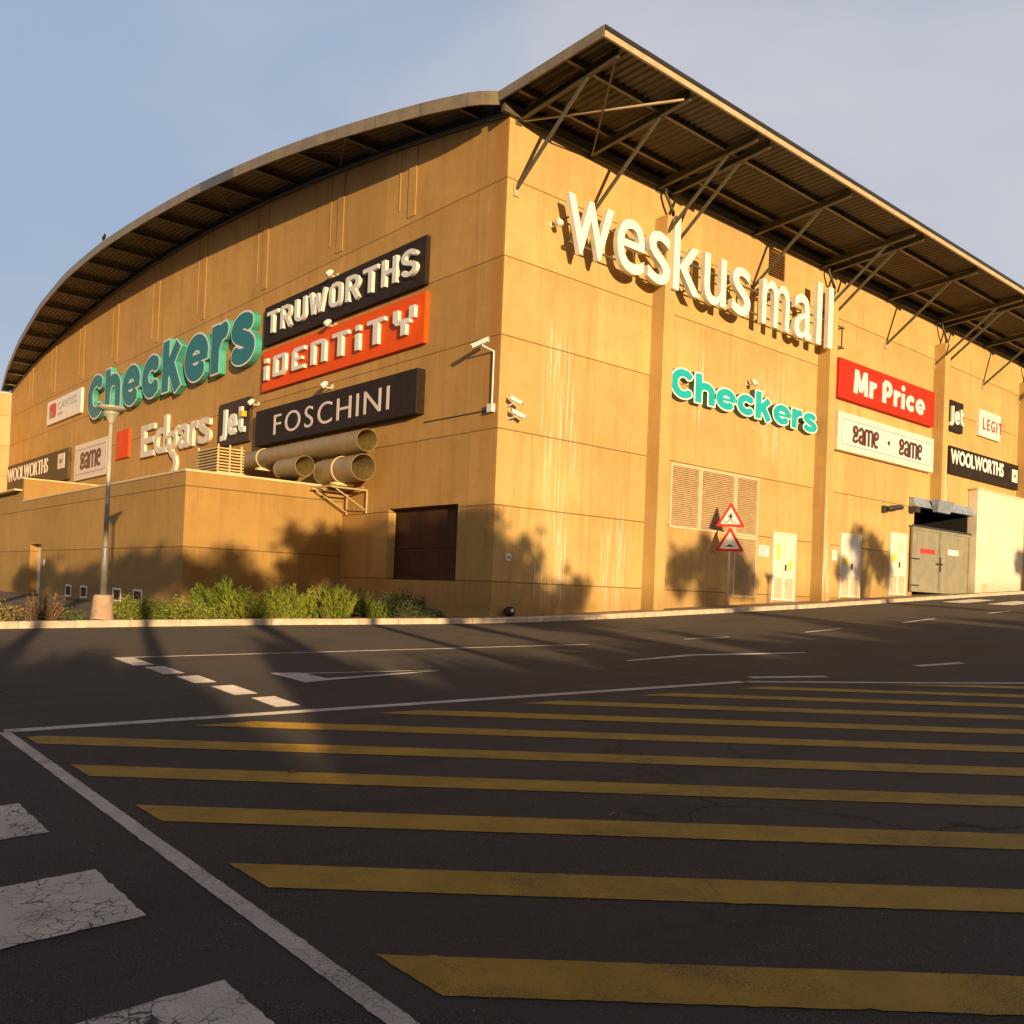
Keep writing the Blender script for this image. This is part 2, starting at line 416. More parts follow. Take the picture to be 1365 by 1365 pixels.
low = k.ramp(sp.outputs[2], .52, .95, .92, .35)
vis = k.mix(cl, (2.35, 2.95, 3.95), (3.95, 3.95, 4.25))
vis = k.mix(k.ramp(sp.outputs[2], .08, .30, .6, 0), vis, (3.6, 3.75, 4.2))
dsun = k.math('SUBTRACT', k.math('MULTIPLY', sp.outputs[0], -sin(AZ)), k.math('MULTIPLY', sp.outputs[1], cos(AZ)))
vis = k.mix(k.ramp(dsun, .0, .9, 0, .9), vis, (3.6, 2.6, 1.8))
high = k.mix(k.ramp(sp.outputs[2], .5, .8), vis, (1.25, 1.1, 1.05))
skyc = k.mix(low, sky.outputs[0], high)
k.link(skyc, bg.inputs['Color']); bg.inputs['Strength'].default_value = .12
S.view_settings.view_transform = 'Standard'; S.view_settings.look = 'None'; S.view_settings.gamma = 1
S.view_settings.exposure = 0.4
S.render.engine = 'CYCLES'
S.cycles.max_bounces = 6; S.cycles.diffuse_bounces = 4; S.cycles.use_denoising = True
S.cycles.sample_clamp_indirect = 4

# ------------------------------------------------------------------ ground
def gz(x, y):
    e = .03 * np.log1p(np.exp(np.minimum(x, 30))) if x < 30 else .03 * min(x, 70)
    return float(-.12 + .022 * max(-120, min(x, 120)) + .0141 * max(-150, min(y, 1.5)) + e)

def axis(a, b, fine, far):
    l = [a - f for f in reversed(far)]; n = int(round((b - a) / fine))
    return l + [a + fine * i for i in range(n + 1)] + [b + f for f in far]
xs = axis(-22, 44, .5, [1, 2.5, 5, 10, 20, 40, 80, 160, 320, 600])
ys = axis(-24, 6, .5, [1, 2.5, 5, 10, 20, 40, 80, 160, 320, 600])
g = MB()
nx = len(xs)
vs = [(x, y, gz(x, y)) for y in ys for x in xs]
fs = [(j * nx + i, j * nx + i + 1, (j + 1) * nx + i + 1, (j + 1) * nx + i) for j in range(len(ys) - 1) for i in range(nx - 1)]
g.mesh(vs, fs); g.build('road', M['asphalt'], kind='structure', smooth=True)

def clip(poly, a, b, c):
    """keep the side a*x+b*y<=c"""
    out = []
    for i in range(len(poly)):
        p, q = poly[i], poly[(i + 1) % len(poly)]
        fp, fq = a * p[0] + b * p[1] - c, a * q[0] + b * q[1] - c
        if fp <= 0: out.append(p)
        if fp * fq < 0:
            t = fp / (fp - fq); out.append((p[0] + (q[0] - p[0]) * t, p[1] + (q[1] - p[1]) * t))
    return out
def drape(mb, poly, dz=.004, step=1.0):
    """lay a convex outline on the road, cut into cells"""
    x0 = math.floor(min(p[0] for p in poly) / step); x1 = math.ceil(max(p[0] for p in poly) / step)
    for i in range(x0, x1):
        c = clip(clip(poly, 1, 0, (i + 1) * step), -1, 0, -i * step)
        if len(c) < 3: continue
        y0 = math.floor(min(p[1] for p in c) / step); y1 = math.ceil(max(p[1] for p in c) / step)
        for j in range(y0, y1):
            d = clip(clip(c, 0, 1, (j + 1) * step), 0, -1, -j * step)
            if len(d) < 3: continue
            a = sum(d[q][0] * d[(q + 1) % len(d)][1] - d[(q + 1) % len(d)][0] * d[q][1] for q in range(len(d)))
            if abs(a) < 1e-7: continue
            if a < 0: d = d[::-1]
            mb.poly([(p[0], p[1], gz(*p) + dz) for p in d])
def ragged(poly, amp):
    out = []
    for i in range(len(poly)):
        p, q = poly[i], poly[(i + 1) % len(poly)]
        L = math.hypot(q[0] - p[0], q[1] - p[1]); n = max(1, int(L / .035))
        nx_, ny_ = -(q[1] - p[1]) / (L + 1e-9), (q[0] - p[0]) / (L + 1e-9)
        for j in range(n):
            t = j / n; a = random.gauss(0, amp) if j else 0
            if random.random() < .06: a *= 3
            out.append((p[0] + (q[0] - p[0]) * t + nx_ * a, p[1] + (q[1] - p[1]) * t + ny_ * a))
    return out
def marking(name, polys, m, dz=.004, amp=.0016):
    mb = MB()
    for p in polys: drape(mb, ragged(p, amp), dz)
    return mb.build(name, m, kind='structure')
def strip(p, q, w, w2=None):
    w2 = w if w2 is None else w2
    d = Vector((q[0] - p[0], q[1] - p[1])); d.normalize(); n = Vector((-d.y, d.x))
    return [(p[0] + n.x * w / 2, p[1] + n.y * w / 2), (p[0] - n.x * w / 2, p[1] - n.y * w / 2),
            (q[0] - n.x * w2 / 2, q[1] - n.y * w2 / 2), (q[0] + n.x * w2 / 2, q[1] + n.y * w2 / 2)]
# yellow hatching
SL = -.873
for i in range(-2, 13):
    y0 = -15.70 + 1.252 * i; h = .40
    far = 16.
    pl = [(-13.46, y0), (-13.46, y0 - h), (-13.46 + far, y0 - h + SL * far), (-13.46 + far, y0 + SL * far)]
    # keep under the top line and left of the far edge
    pl = clip(pl, .115, 1, -10.78 + .115 * -13.5)
    pl = clip(pl, .56, 1, -13.66 + .56 * -1.1) if pl else pl
    if pl: pl = clip(pl, 1, .35, -1.5)
    if pl and len(pl) >= 3: marking('yellow_hatch_stripe', [pl], M['lineyellow'])
marking('white_edge_line', [strip((-13.82, -24), (-13.55, -10.50), .085)], M['linewhite'])
marking('white_edge_line', [strip((-30, -8.9), (-13.66, -10.44), .13), strip((-13.54, -10.45), (-4.95, -11.28), .15)], M['linewhite'])
marking('white_edge_line', [strip((-4.87, -11.30), (6, -17.4), .13)], M['linewhite'])
# crosswalk blocks, bottom left
for yc in (-11.45, -12.8 - .35, -14.53, -15.91, -17.3):
    w = .67
    marking('crossing_block', [[(-13.98, yc - w / 2), (-13.97, yc + w / 2), (-17.0, yc + w / 2 - .1), (-17.0, yc - w / 2 - .1)]], M['blockwhite'], amp=.0032)
# give-way dashes
for y0, y1 in ((-6.37, -5.42), (-7.41, -6.58), (-8.36, -7.67), (-9.42, -8.66), (-10.35, -9.67)):
    marking('give_way_dash', [[(-11.18, y0), (-10.92, y0), (-10.86, y1), (-11.12, y1)]], M['linewhite'])
marking('give_way_triangle', [[(-10.0, -7.82), (-10.05, -8.82), (-9.62, -8.74), (-9.66, -7.92)]], M['linewhite'])
marking('give_way_triangle_side', [strip((-9.645, -8.665), (-7.87, -8.50), .16, .03), strip((-9.655, -8.03), (-7.95, -8.42), .07, .03)], M['linewhite'])
marking('thin_white_line', [strip((-11.1, -5.34), (-2.6, -6.13), .07)], M['linewhite'])
marking('lane_dash', [strip((-4.3, -8.66), (-2.4, -8.45), .09, .2), strip((-2.38, -8.45), (.05, -9.15), .2, .13)], M['linewhite'])
for p, q, w in (((-4.4, -11.02), (-3.2, -11.48), .17), ((-.3, -11.42), (.9, -11.62), .17), ((.3, -6.13), (1.64, -6.3), .08), ((4.18, -6.62), (5.9, -6.54), .08),
                ((9.2, -6.5), (11.6, -6.3), .10), ((15.5, -6.2), (17.6, -6.1), .10), ((13, -9.), (15, -8.8), .10)):
    marking('lane_dash', [strip(p, q, w)], M['linewhite'])
marking('crossing_block', [strip((21.3, -2.6), (24.8, -2.3), .9)], M['blockwhite'], amp=.0032)
marking('crossing_block', [strip((21.3, -4.3), (24.8, -4.0), .9)], M['blockwhite'], amp=.0032)

# kerb, pavement, bed
KP = [(-45, .75), (-11, .42), (-6.2, .28), (-3.2, -.22), (0, -.68), (5, -1.12), (13, -1.48), (19, -1.25), (24, -1.12), (28.5, -1.0), (60, -1.0)]
def kerb_y(x):
    for (a, b), (c, d) in zip(KP, KP[1:]):
        if a <= x <= c:
            t = (x - a) / (c - a); t2 = t
            return b + (d - b) * t2
    return KP[-1][1]
KH, KW = .135, .22
mb = MB(); x = -45.
while x < 60:
    L = 1.0; a, b_ = x + .006, x + L - .006
    d = random.uniform(-.006, .006); dh = random.uniform(-.004, .004)
    pts = []
    for q in (a, b_):
        y = kerb_y(q) + d
        pts.append((q, y))
    vs = []
    for (q, y) in pts:
        z = gz(q, y)
        for yy, zz in ((y + KW, -.2), (y, -.2), (y + .008, KH - .035 + dh), (y + .035, KH + dh), (y + KW, KH + dh)):
            vs.append((q, yy, z + zz))
    n = 5
    fs = [tuple((i, (i + 1) % n, n + (i + 1) % n, n + i)) for i in range(n)] + [(4, 3, 2, 1, 0), (5, 6, 7, 8, 9)]
    mb.mesh(vs, fs); x += L
mb.build('kerb', M['kerb'], kind='structure')
mb = MB()
gx = [-3. + .5 * i for i in range(127)]
for a, b_ in zip(gx, gx[1:]):
    ya, yb = kerb_y(a) + KW - .01, kerb_y(b_) + KW - .01
    A = (a, ya, gz(a, ya) + KH - .012); B = (b_, yb, gz(b_, yb) + KH - .012)
    Ca = (a, 1.2, gz(a, 0) + .125); Cb = (b_, 1.2, gz(b_, 0) + .125)
    if b_ <= 0.01: continue
    mb.poly([A, B, Cb, Ca])
mb.build('pavement', M['paving'], kind='structure')
mb = MB()
gx = [-45 + .5 * i for i in range(91)]
gy = [0, .3, .7, 1.2, 1.8, 2.6, 4, 6, 9, 14, 22, 34, 46]
def bed(x, t):
    y = kerb_y(x) + KW - .01 + t
    return (x, y, gz(x, kerb_y(x)) + .09 - .012 * t + .05 * sin(x * 3.1) * sin(y * 2.3) * min(1, t) + .035 * sin(x * 7.7 + y * 5))
for a, b_ in zip(gx, gx[1:]):
    for t0, t1 in zip(gy, gy[1:]):
        mb.poly([bed(a, t0), bed(b_, t0), bed(b_, t1), bed(a, t1)])
mb.build('planting_bed', M['soil'], kind='structure', smooth=True)
# round cover in the road
mb = MB(); cx, cy = -4.0, -7.05
ring = [(cx + .27 * cos(t * pi / 16), cy + .27 * sin(t * pi / 16)) for t in range(32)]
mb.poly([(p[0], p[1], gz(*p) + .006) for p in ring])
mb.build('manhole_cover', mat('cast_iron', (.045, .036, .03), .7, .3, .2, 30, .5, 50), kind='structure')

# ------------------------------------------------------------------ mall building
B = thing('mall_building', (0, 0, 0), 'large tan shopping mall with a curved overhanging roof, at the corner of the road', 'building')
def arc(y): return 16.0 - (y - 27) ** 2 / 306.
OV = [(-.4, .39), (0, .42), (.5, .72), (2.3, 1.0), (4.8, 1.26), (7.5, 1.52), (10.2, 1.72), (13, 1.88), (15.6, 2.02), (21.6, 2.24), (26, 2.4), (31.7, 2.42), (37.5, 2.18), (44.8, 1.62), (50.4, 1.04), (54.2, .5)]
def ov(y):
    for (a, b), (c, d) in zip(OV, OV[1:]):
        if a <= y <= c: return b + (d - b) * (y - a) / (c - a)
    return OV[0][1] if y < 0 else OV[-1][1]

def wall_grid(mb, axis_, v0, u0, u1, z0, z1, holes):
    """flat wall with rectangular holes; axis_ 'R': x=u,y=v0 facing -y ; 'L': y=u,x=v0 facing -x"""
    us = sorted({u0, u1, *[h[0] for h in holes], *[h[1] for h in holes]}); zs = sorted({z0, z1, *[h[2] for h in holes], *[h[3] for h in holes]})
    for a, b in zip(us, us[1:]):
        for c, d in zip(zs, zs[1:]):
            um, zm = (a + b) / 2, (c + d) / 2
            if any(h[0] < um < h[1] and h[2] < zm < h[3] for h in holes): continue
            if axis_ == 'R': mb.poly([(a, v0, c), (b, v0, c), (b, v0, d), (a, v0, d)])
            else: mb.poly([(v0, b, c), (v0, a, c), (v0, a, d), (v0, b, d)])
def reveal(mb, axis_, v0, dep, u0, u1, z0, z1, m=0):
    q = [(u0, z0), (u1, z0), (u1, z1), (u0, z1)]
    for (a, c), (b, d) in zip(q, q[1:] + q[:1]):
        if axis_ == 'R': mb.poly([(b, v0, d), (a, v0, c), (a, v0 + dep, c), (b, v0 + dep, d)][::-1], m)
        else: mb.poly([(v0, b, d), (v0, a, c), (v0 + dep, a, c), (v0 + dep, b, d)], m)

WIN = (1.55, 5.0, .92, 3.04)
DOORS = [(12.68, 14.16, .72, 3.16), (17.22, 18.76, .98, 3.45), (21.08, 22.56, 1.2, 3.76)]
OPEN = (23.2, 28.45, .9, 5.3)
LOU = [(7.08, 8.50, 2.92, 4.88), (8.58, 10.40, 2.92, 4.88), (10.48, 11.74, 2.92, 4.88), (10.48, 11.74, .84, 2.84)]
TOPV = (11.9, 12.9, 12.02, 13.02)
mb = MB()
wall_grid(mb, 'L', 0, 0, 53.5, -1.5, 11.8, [WIN]); reveal(mb, 'L', 0, .28, *WIN)
ny = [53.5 * i / 60 for i in range(61)]
for a, b in zip(ny, ny[1:]):
    mb.poly([(0, b, 11.8), (0, a, 11.8), (0, a, arc(a) - .36), (0, b, arc(b) - .36)])
wall_grid(mb, 'R', 0, 0, 60, -1.5, 13.2, [OPEN, TOPV] + LOU)
for h in LOU: reveal(mb, 'R', 0, .12, *h)
reveal(mb, 'R', 0, .12, *TOPV)
mb.poly([(60, 0, -1.5), (60, 30, -1.5), (60, 30, 13.2), (60, 0, 13.2)])
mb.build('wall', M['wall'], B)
mb = MB(); mb.poly([(23.2, 3.2, .9), (28.45, 3.2, .9), (28.45, 3.2, 5.3), (23.2, 3.2, 5.3)])
reveal(mb, 'R', .02, 3.2, *OPEN)
for i in range(9):
    mb.box(26.3 + i * .24, 26.42 + i * .24, 2.9, 3.0, 4.2, 5.2)
mb.build('loading_bay_interior', M['dark'], B)  # near-black colour paints the bay's shade onto its reveals and back wall
# raised vertical bands on the upper gable
for yb in (4.2, 8.4, 13.95, 19.75, 25.2, 31.0, 36.8, 42.5, 47.8):
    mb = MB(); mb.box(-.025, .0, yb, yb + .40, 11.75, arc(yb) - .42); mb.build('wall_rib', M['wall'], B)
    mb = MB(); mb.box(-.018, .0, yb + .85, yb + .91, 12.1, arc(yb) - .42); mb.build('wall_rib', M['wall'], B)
# shutter in the recess
mb = MB()
mb.poly([(.275, 5.0, .92), (.275, 1.55, .92), (.275, 1.55, 3.04), (.275, 5.0, 3.04)])
mb.box(.25, .27, 1.55, 5.0, 1.86, 1.90)
sh = mb.build('shutter', M['shutter'], B)
# pilasters
for px in (5.9, 15.25, 24.58, 33.95, 43.3):
    mb = MB(); z0 = gz(px, 0) - .2 if px != 24.58 else 5.36
    mb.box(px, px + .48, -.5, .01, z0, 12.2); mb.build('pilaster', M['pil'], B, bevel=.012)
# louvres
for h in LOU:
    fr = MB()
    u0, u1, z0, z1 = h; t = .045
    for (a, b, c, d) in ((u0 - .03, u0 + t, z0 - .03, z1 + .03), (u1 - t, u1 + .03, z0 - .03, z1 + .03), (u0 + t, u1 - t, z0 - .03, z0 + t), (u0 + t, u1 - t, z1 - t, z1 + .03)):
        fr.box(a, b, -.035, .05, c, d)
    f = fr.build('louvre_panel', M['louvreframe'], B)
    s = MB(); z = z0 + t + .02
    while z < z1 - t - .03:
        s.mesh([(u0 + t, -.02, z), (u1 - t, -.02, z), (u1 - t, .05, z + .062), (u0 + t, .05, z + .062), (u0 + t, -.012, z - .006), (u1 - t, -.012, z - .006), (u1 - t, .058, z + .056), (u0 + t, .058, z + .056)],
               [(0, 1, 2, 3), (7, 6, 5, 4), (0, 4, 5, 1), (3, 2, 6, 7)])
        z += .062
    s.poly([(u0, .11, z0), (u1, .11, z0), (u1, .11, z1), (u0, .11, z1)])
    s.build('slats', M['louvre'], f)
fr = MB(); u0, u1, z0, z1 = TOPV
z = z0 + .02
while z < z1 - .05:
    fr.mesh([(u0, -.02, z), (u1, -.02, z), (u1, .05, z + .07), (u0, .05, z + .07)], [(0, 1, 2, 3)]); z += .085
fr.poly([(u0, .1, z0), (u1, .1, z0), (u1, .1, z1), (u0, .1, z1)])
fr.build('vent_grille', M['brownlouvre'], B, label='small brown louvred vent high under the canopy')
# utility doors
stick = [[(.10, .33, .55, .82, 'white'), (.16, .30, .60, .84, 'yel'), (.70, .86, .47, .60, 'yel')],
         [(.56, .92, .74, .90, 'white'), (.60, .92, .58, .74, 'white'), (.14, .38, .50, .62, 'yel')],
         [(.60, .90, .60, .86, 'white'), (.14, .40, .55, .66, 'yel'), (.62, .72, .68, .86, 'yel')]]
M['yelst'] = mat('yellow_sticker', (.78, .62, .06), .5, 0, .05, 6)
for (u0, u1, z0, z1), st in zip(DOORS, stick):
    z0 = gz((u0 + u1) / 2, 0) + .13
    mb = MB(); um = (u0 + u1) / 2
    mb.box(u0, u0 + .06, -.07, .0, z0, z1); mb.box(u1 - .06, u1, -.07, .0, z0, z1); mb.box(u0 + .06, u1 - .06, -.07, .0, z1 - .06, z1)
    dm = mb.build('utility_door', M['door'], B)
    for a, b, hs in ((u0 + .065, um - .006, 1), (um + .006, u1 - .065, -1)):
        lf = MB(); lf.box(a, b, -.055, -.004, z0 + .05, z1 - .065); l = lf.build('door_leaf', M['door'], dm)
        vt = MB(); zz = z0 + .14
        while zz < z0 + .82:
            vt.mesh([(a + .1, -.068, zz), (b - .1, -.068, zz), (b - .1, -.0555, zz + .05), (a + .1, -.0555, zz + .05), (a + .1, -.0555, zz - .01), (b - .1, -.0555, zz - .01)], [(0, 1, 2, 3), (4, 5, 1, 0)]); zz += .072
        vt.build('vent', M['louvre'], dm)
    hd = MB(); hd.box(um + .05, um + .10, -.10, -.056, (z0 + z1) / 2 - .12, (z0 + z1) / 2 + .1); hd.build('handle', M['darkmetal'], dm)
    for a, b, c, d, kd in st:
        sk = MB(); w = u1 - u0; h = z1 - z0
        sk.box(u0 + a * w, u0 + b * w, -.0605 if kd == 'white' else -.063, -.0552, z0 + c * h, z0 + d * h)
        sk.build('notice', M['white'] if kd == 'white' else M['yelst'], dm)
# downpipes behind the canopy beams
for px in (5.95, 15.3, 24.62, 33.98):
    mb = MB()
    mb.tube([(px + .1, -.25, 13.3), (px + .1, -.25, 12.95), (px + .22, -.3, 12.7), (px + .42, -.3, 12.45), (px + .54, -.2, 12.2), (px + .54, -.12, 11.9), (px + .54, -.12, gz(px, 0) + .2 if px > 30 else 9.0)], .05, 8)
    mb.build('downpipe', M['darkmetal'], B, smooth=True)
# main roof (vault)
mb = MB()
yy = [-.05 + 54.4 * i / 110 for i in range(111)]
for a, b in zip(yy, yy[1:]):
    mb.poly([(-ov(a), a, arc(a)), (-ov(b), b, arc(b)), (45, b, arc(b)), (45, a, arc(a))][::-1])
mb.build('roof', M['roof'], B)
# corrugated soffit under the gable overhang: ribs run along the wall
mb = MB()
xr = np.arange(0, 2.6, .1)
for a, b in zip(yy, yy[1:]):
    for i, (x0, x1) in enumerate(zip(xr, xr[1:])):
        za = -.10 - .028 * (i % 2); zb = -.10 - .028 * ((i + 1) % 2)
        la, lb = ov(a) - .01, ov(b) - .01
        c = [(-min(x0, la), a, arc(a) + za), (-min(x1, la), a, arc(a) + zb), (-min(x1, lb), b, arc(b) + zb), (-min(x0, lb), b, arc(b) + za)]
        if x0 < max(la, lb): mb.poly(c)
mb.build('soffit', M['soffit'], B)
# gable fascia in sheets
def fascia(y0, y1, m, lab=None):
    mb = MB(); n = max(2, int((y1 - y0) / .5))
    q = [y0 + (y1 - y0) * i / n for i in range(n + 1)]
    for a, b in zip(q, q[1:]):
        o = lambda y, d, z: (-ov(y) - d, y, arc(y) + z)
        mb.poly([o(b, .03, -.33), o(a, .03, -.33), o(a, .03, .03), o(b, .03, .03)])
        mb.poly([o(b, .03, .03), o(a, .03, .03), o(a, -.25, .03), o(b, -.25, .03)])
        mb.poly([o(a, .03, -.33), o(b, .03, -.33), o(b, -.02, -.33), o(a, -.02, -.33)])
        mb.poly([o(a, -.02, -.33), o(b, -.02, -.33), o(b, -.02, -.02), o(a, -.02, -.02)])
    return mb.build('fascia_panel', m, B, label=lab)
ye = [-.05, .8, 2.6, 4.6, 6.5, 8.4, 10.3, 13.0, 15.6, 18.5, 21.5, 24.5, 27.5, 30.5, 33.5, 36.5, 39.5, 42.5, 45.5, 48.5, 51.5, 54.3]
for a, b in zip(ye, ye[1:]):
    dk = abs(a - 13.0) < .01
    fascia(a + .006, b - .006, M['fasciadark'] if dk else M['fascia'], 'dark grey replacement fascia sheet on the curved roof edge' if dk else None)
# purlins under the gable soffit, with a few diagonal rods
yp = [1.2, 3.6, 6.2, 8.8, 11.6, 14.4, 17.2, 20.0, 22.8, 25.6, 28.4, 31.2, 34.0, 36.8, 39.6, 42.4, 45.2, 47.8, 50.2, 52.4]
for y in yp:
    mb = MB(); mb.cchan((-ov(y) + .03, y, arc(y) - .235), (.0, y, arc(y) - .235), .075, .19)
    mb.build('roof_purlin', M['steel'], B)
for i in (2, 5, 8, 11, 14):
    a, b = yp[i], yp[i + 1]
    mb = MB(); mb.beam((-ov(a) + .1, a + .06, arc(a) - .3), (-.06, b - .06, arc(b) - .3), .035, .035); mb.beam((-.06, a + .06, arc(a) - .27), (-ov(b) + .1, b - .06, arc(b) - .265), .035, .035)
    mb.build('bracing_rod', M['steel'], B)
mb = MB()
for a, b in zip(ny[:-1], ny[1:]): mb.beam((-.05, a, arc(a) - .42), (-.05, b, arc(b) - .42), .09, .11)
mb.build('wall_plate', M['steel'], B)

# canopy over the right-hand front
CZ0, CZ1, CY = 13.52, 13.60, -3.72
XL = -.395
mb = MB()
x = XL; i = 0
def cz(y): return CZ0 + (CZ1 - CZ0) * (-y) / 3.72
while x < 58:
    prof = [(x, .035), (x + .05, 0), (x + .14, 0), (x + .19, .035)]
    for (xa, da), (xb, db) in zip(prof, prof[1:] + [(x + .24, .035)]):
        mb.poly([(xa, CY + .02, cz(CY) + da), (xa, .02, cz(0) + da), (xb, .02, cz(0) + db), (xb, CY + .02, cz(CY) + db)])
    x += .24
mb.build('canopy_soffit', M['soffit'], B)
mb = MB(); mb.mesh([(XL, CY - .06, cz(CY) + .052), (58, CY - .06, cz(CY) + .052), (58, .02, cz(0) + .05), (XL, .02, cz(0) + .05), (XL, CY - .06, cz(CY) + .15), (58, CY - .06, cz(CY) + .15), (58, .02, cz(0) + .15), (XL, .02, cz(0) + .15)],
                   [(3, 2, 1, 0), (4, 5, 6, 7), (0, 1, 5, 4), (1, 2, 6, 5), (2, 3, 7, 6), (3, 0, 4, 7)])
mb.build('canopy_roof', M['roof'], B)
mb = MB()
x = XL
while x < 58:
    mb.box(x, x + 5.99, CY - .03, CY + .035, CZ1 - .10, CZ1 + .045); x += 6
mb.build('eave_channel', M['eave'], B)
mb = MB()
for a, b in ((CY - .03, -1.9), (-1.89, .02)):
    mb.mesh([(XL - .03, a, cz(a) - .13), (XL - .03, b, cz(b) - .13), (XL - .03, b, cz(b) + .13), (XL - .03, a, cz(a) + .13), (XL + .02, a, cz(a) - .13), (XL + .02, b, cz(b) - .13), (XL + .02, b, cz(b) + .13), (XL + .02, a, cz(a) + .13)],
            [(3, 2, 1, 0), (4, 5, 6, 7), (0, 1, 5, 4), (1, 2, 6, 5), (2, 3, 7, 6), (3, 0, 4, 7)])
mb.build('canopy_end_fascia', M['fascia'], B)
BX = [.3, 3.0, 5.95, 6.55, 10.95, 15.2, 15.85, 20.25, 24.6, 25.25, 29.6, 33.9, 34.5, 38.9, 43.2, 43.9]
mb = MB()
for y, h in ((-2.48, .11), (-.75, .13)):
    mb.cchan((XL + .05, y, cz(y) - h / 2 - .002), (58, y, cz(y) - h / 2 - .002), .07, h)
pur = mb.build('canopy_purlin', mat('purlin_steel', (.26, .21, .13), .5, .1, .1, 4), B)
mb = MB(); mb.box(XL + .1, 58, -.13, -.005, 13.16, 13.42); mb.build('wall_plate', M['steel'], B)
for bx in BX:
    m2 = MB(); m2.cchan((bx, -.02, 13.2), (bx, -3.52, 13.47), .11, .20); bm_ = m2.build('canopy_beam', M['steel'], B)
    pl = MB(); pl.box(bx - .1, bx + .1, -.03, -.002, 13.02, 13.32); pl.build('bolt_plate', M['steel'], bm_)
    zf = 11.33
    yf = -.05 if not any(abs(bx - p - .24) < .35 for p in (5.9, 15.25, 24.58, 33.95)) else -.05
    st_ = MB(); st_.beam((bx, yf, zf), (bx, -2.56, 13.31), .075, .075); sb = st_.build('strut', M['steel'], B)
    ft = MB(); ft.box(bx - .09, bx + .09, -.045, -.002, zf - .2, zf + .12); ft.build('foot_plate', M['eave'], sb)
mb = MB(); mb.beam((.36, -.15, 13.12), (2.94, -3.4, 13.42), .06, .05); mb.build('bracing_rod', M['eave'], B)
mb = MB(); mb.beam((.36, -3.4, 13.38), (2.94, -.15, 13.08), .05, .04); mb.build('bracing_rod', M['steel'], B)

# galvanised hood over the loading gate
H = thing('loading_hood', (25.4, -.3, 5.0), 'pale galvanised sheet hood over the loading gate opening', 'hood')
mb = MB(); mb.mesh([(22.7, -.02, 4.96), (28.44, -.02, 5.02), (28.44, -.30, 5.02), (22.7, -.30, 4.96), (22.7, -.02, 5.36), (28.44, -.02, 5.42), (28.44, -.16, 5.42), (22.7, -.16, 5.36)],
                   [(0, 1, 2, 3), (7, 6, 5, 4), (3, 2, 6, 7), (1, 0, 4, 5), (0, 3, 7, 4), (2, 1, 5, 6)])
mb.build('flashing', M['galv'], H)
mb = MB(); mb.mesh([(24.25, -.52, 4.84), (25.45, -.52, 4.84), (25.6, -.64, 5.355), (24.1, -.64, 5.355), (24.25, -.31, 4.84), (25.45, -.31, 4.84), (25.6, -.31, 5.355), (24.1, -.31, 5.355)],
                   [(0, 1, 2, 3), (3, 2, 6, 7), (0, 3, 7, 4), (1, 5, 6, 2), (4, 5, 1, 0)])
mb.build('gutter_head', M['galv'], H)
mb = MB(); mb.box(22.66, 22.99, -.36, -.015, 4.7, 4.955); mb.build('end_cap', M['darkmetal'], H)
# gate
G = thing('loading_gate', (25.6, -.1, gz(25.6, 0) + .1), 'grey-green steel double gate with a red notice, under the metal hood', 'gate')
g0 = gz(25.6, 0) + .16
for a, b, nm in ((22.82, 25.45, 'l'), (25.48, 28.42, 'r')):
    mb = MB(); mb.box(a, b, -.12, -.07, g0, 4.12)
    lf = mb.build('gate_leaf', M['gate'], G)
    fr = MB()
    for q in ((a, a + .08), (b - .08, b)): fr.box(q[0], q[1], -.16, -.122, g0, 4.12)
    fr.box(a + .08, b - .08, -.16, -.122, 4.02, 4.12); fr.box(a + .08, b - .08, -.16, -.122, g0, g0 + .1)
    fr.build('frame', M['gate'], lf)
mb = MB(); mb.box(22.7, 28.46, -.2, -.165, 4.125, 4.2); mb.build('top_rail', M['darkmetal'], G)
for z in (2.75, 1.62):
    mb = MB(); mb.box(22.78, 23.5, -.175, -.162, z, z + .05); mb.build('hinge', M['darkmetal'], G)
mb = MB(); mb.box(25.1, 25.62, -.2, -.165, 2.6, 2.67); mb.box(25.38, 25.46, -.2, -.165, 2.3, 2.95); mb.build('bolt', M['darkmetal'], G)
mb = MB(); mb.box(23.6, 25.0, -.13, -.122, 3.04, 3.24)
nb = mb.build('notice', M['redtext'], G)
mb = MB(); mb.box(26.25, 27.3, -.13, -.122, 3.1, 3.34); mb.build('notice', M['white'], G)

# pale outbuilding beyond the gate
O = thing('outbuilding', (36, -.4, 1.2), 'cream plastered block to the right of the loading gate', 'building')
mb = MB(); mb.box(28.47, 48, -.42, -.02, .2, 6.25); mb.build('wall', M['pale'], O)
mb = MB(); mb.box(28.3, 48.1, -.46, -.0, 6.252, 6.33); mb.build('coping', M['cream'], O)
mb = MB(); mb.box(29.35, 29.75, -.44, -.425, 1.5, 1.95); mb.build('vent', M['louvre'], O)

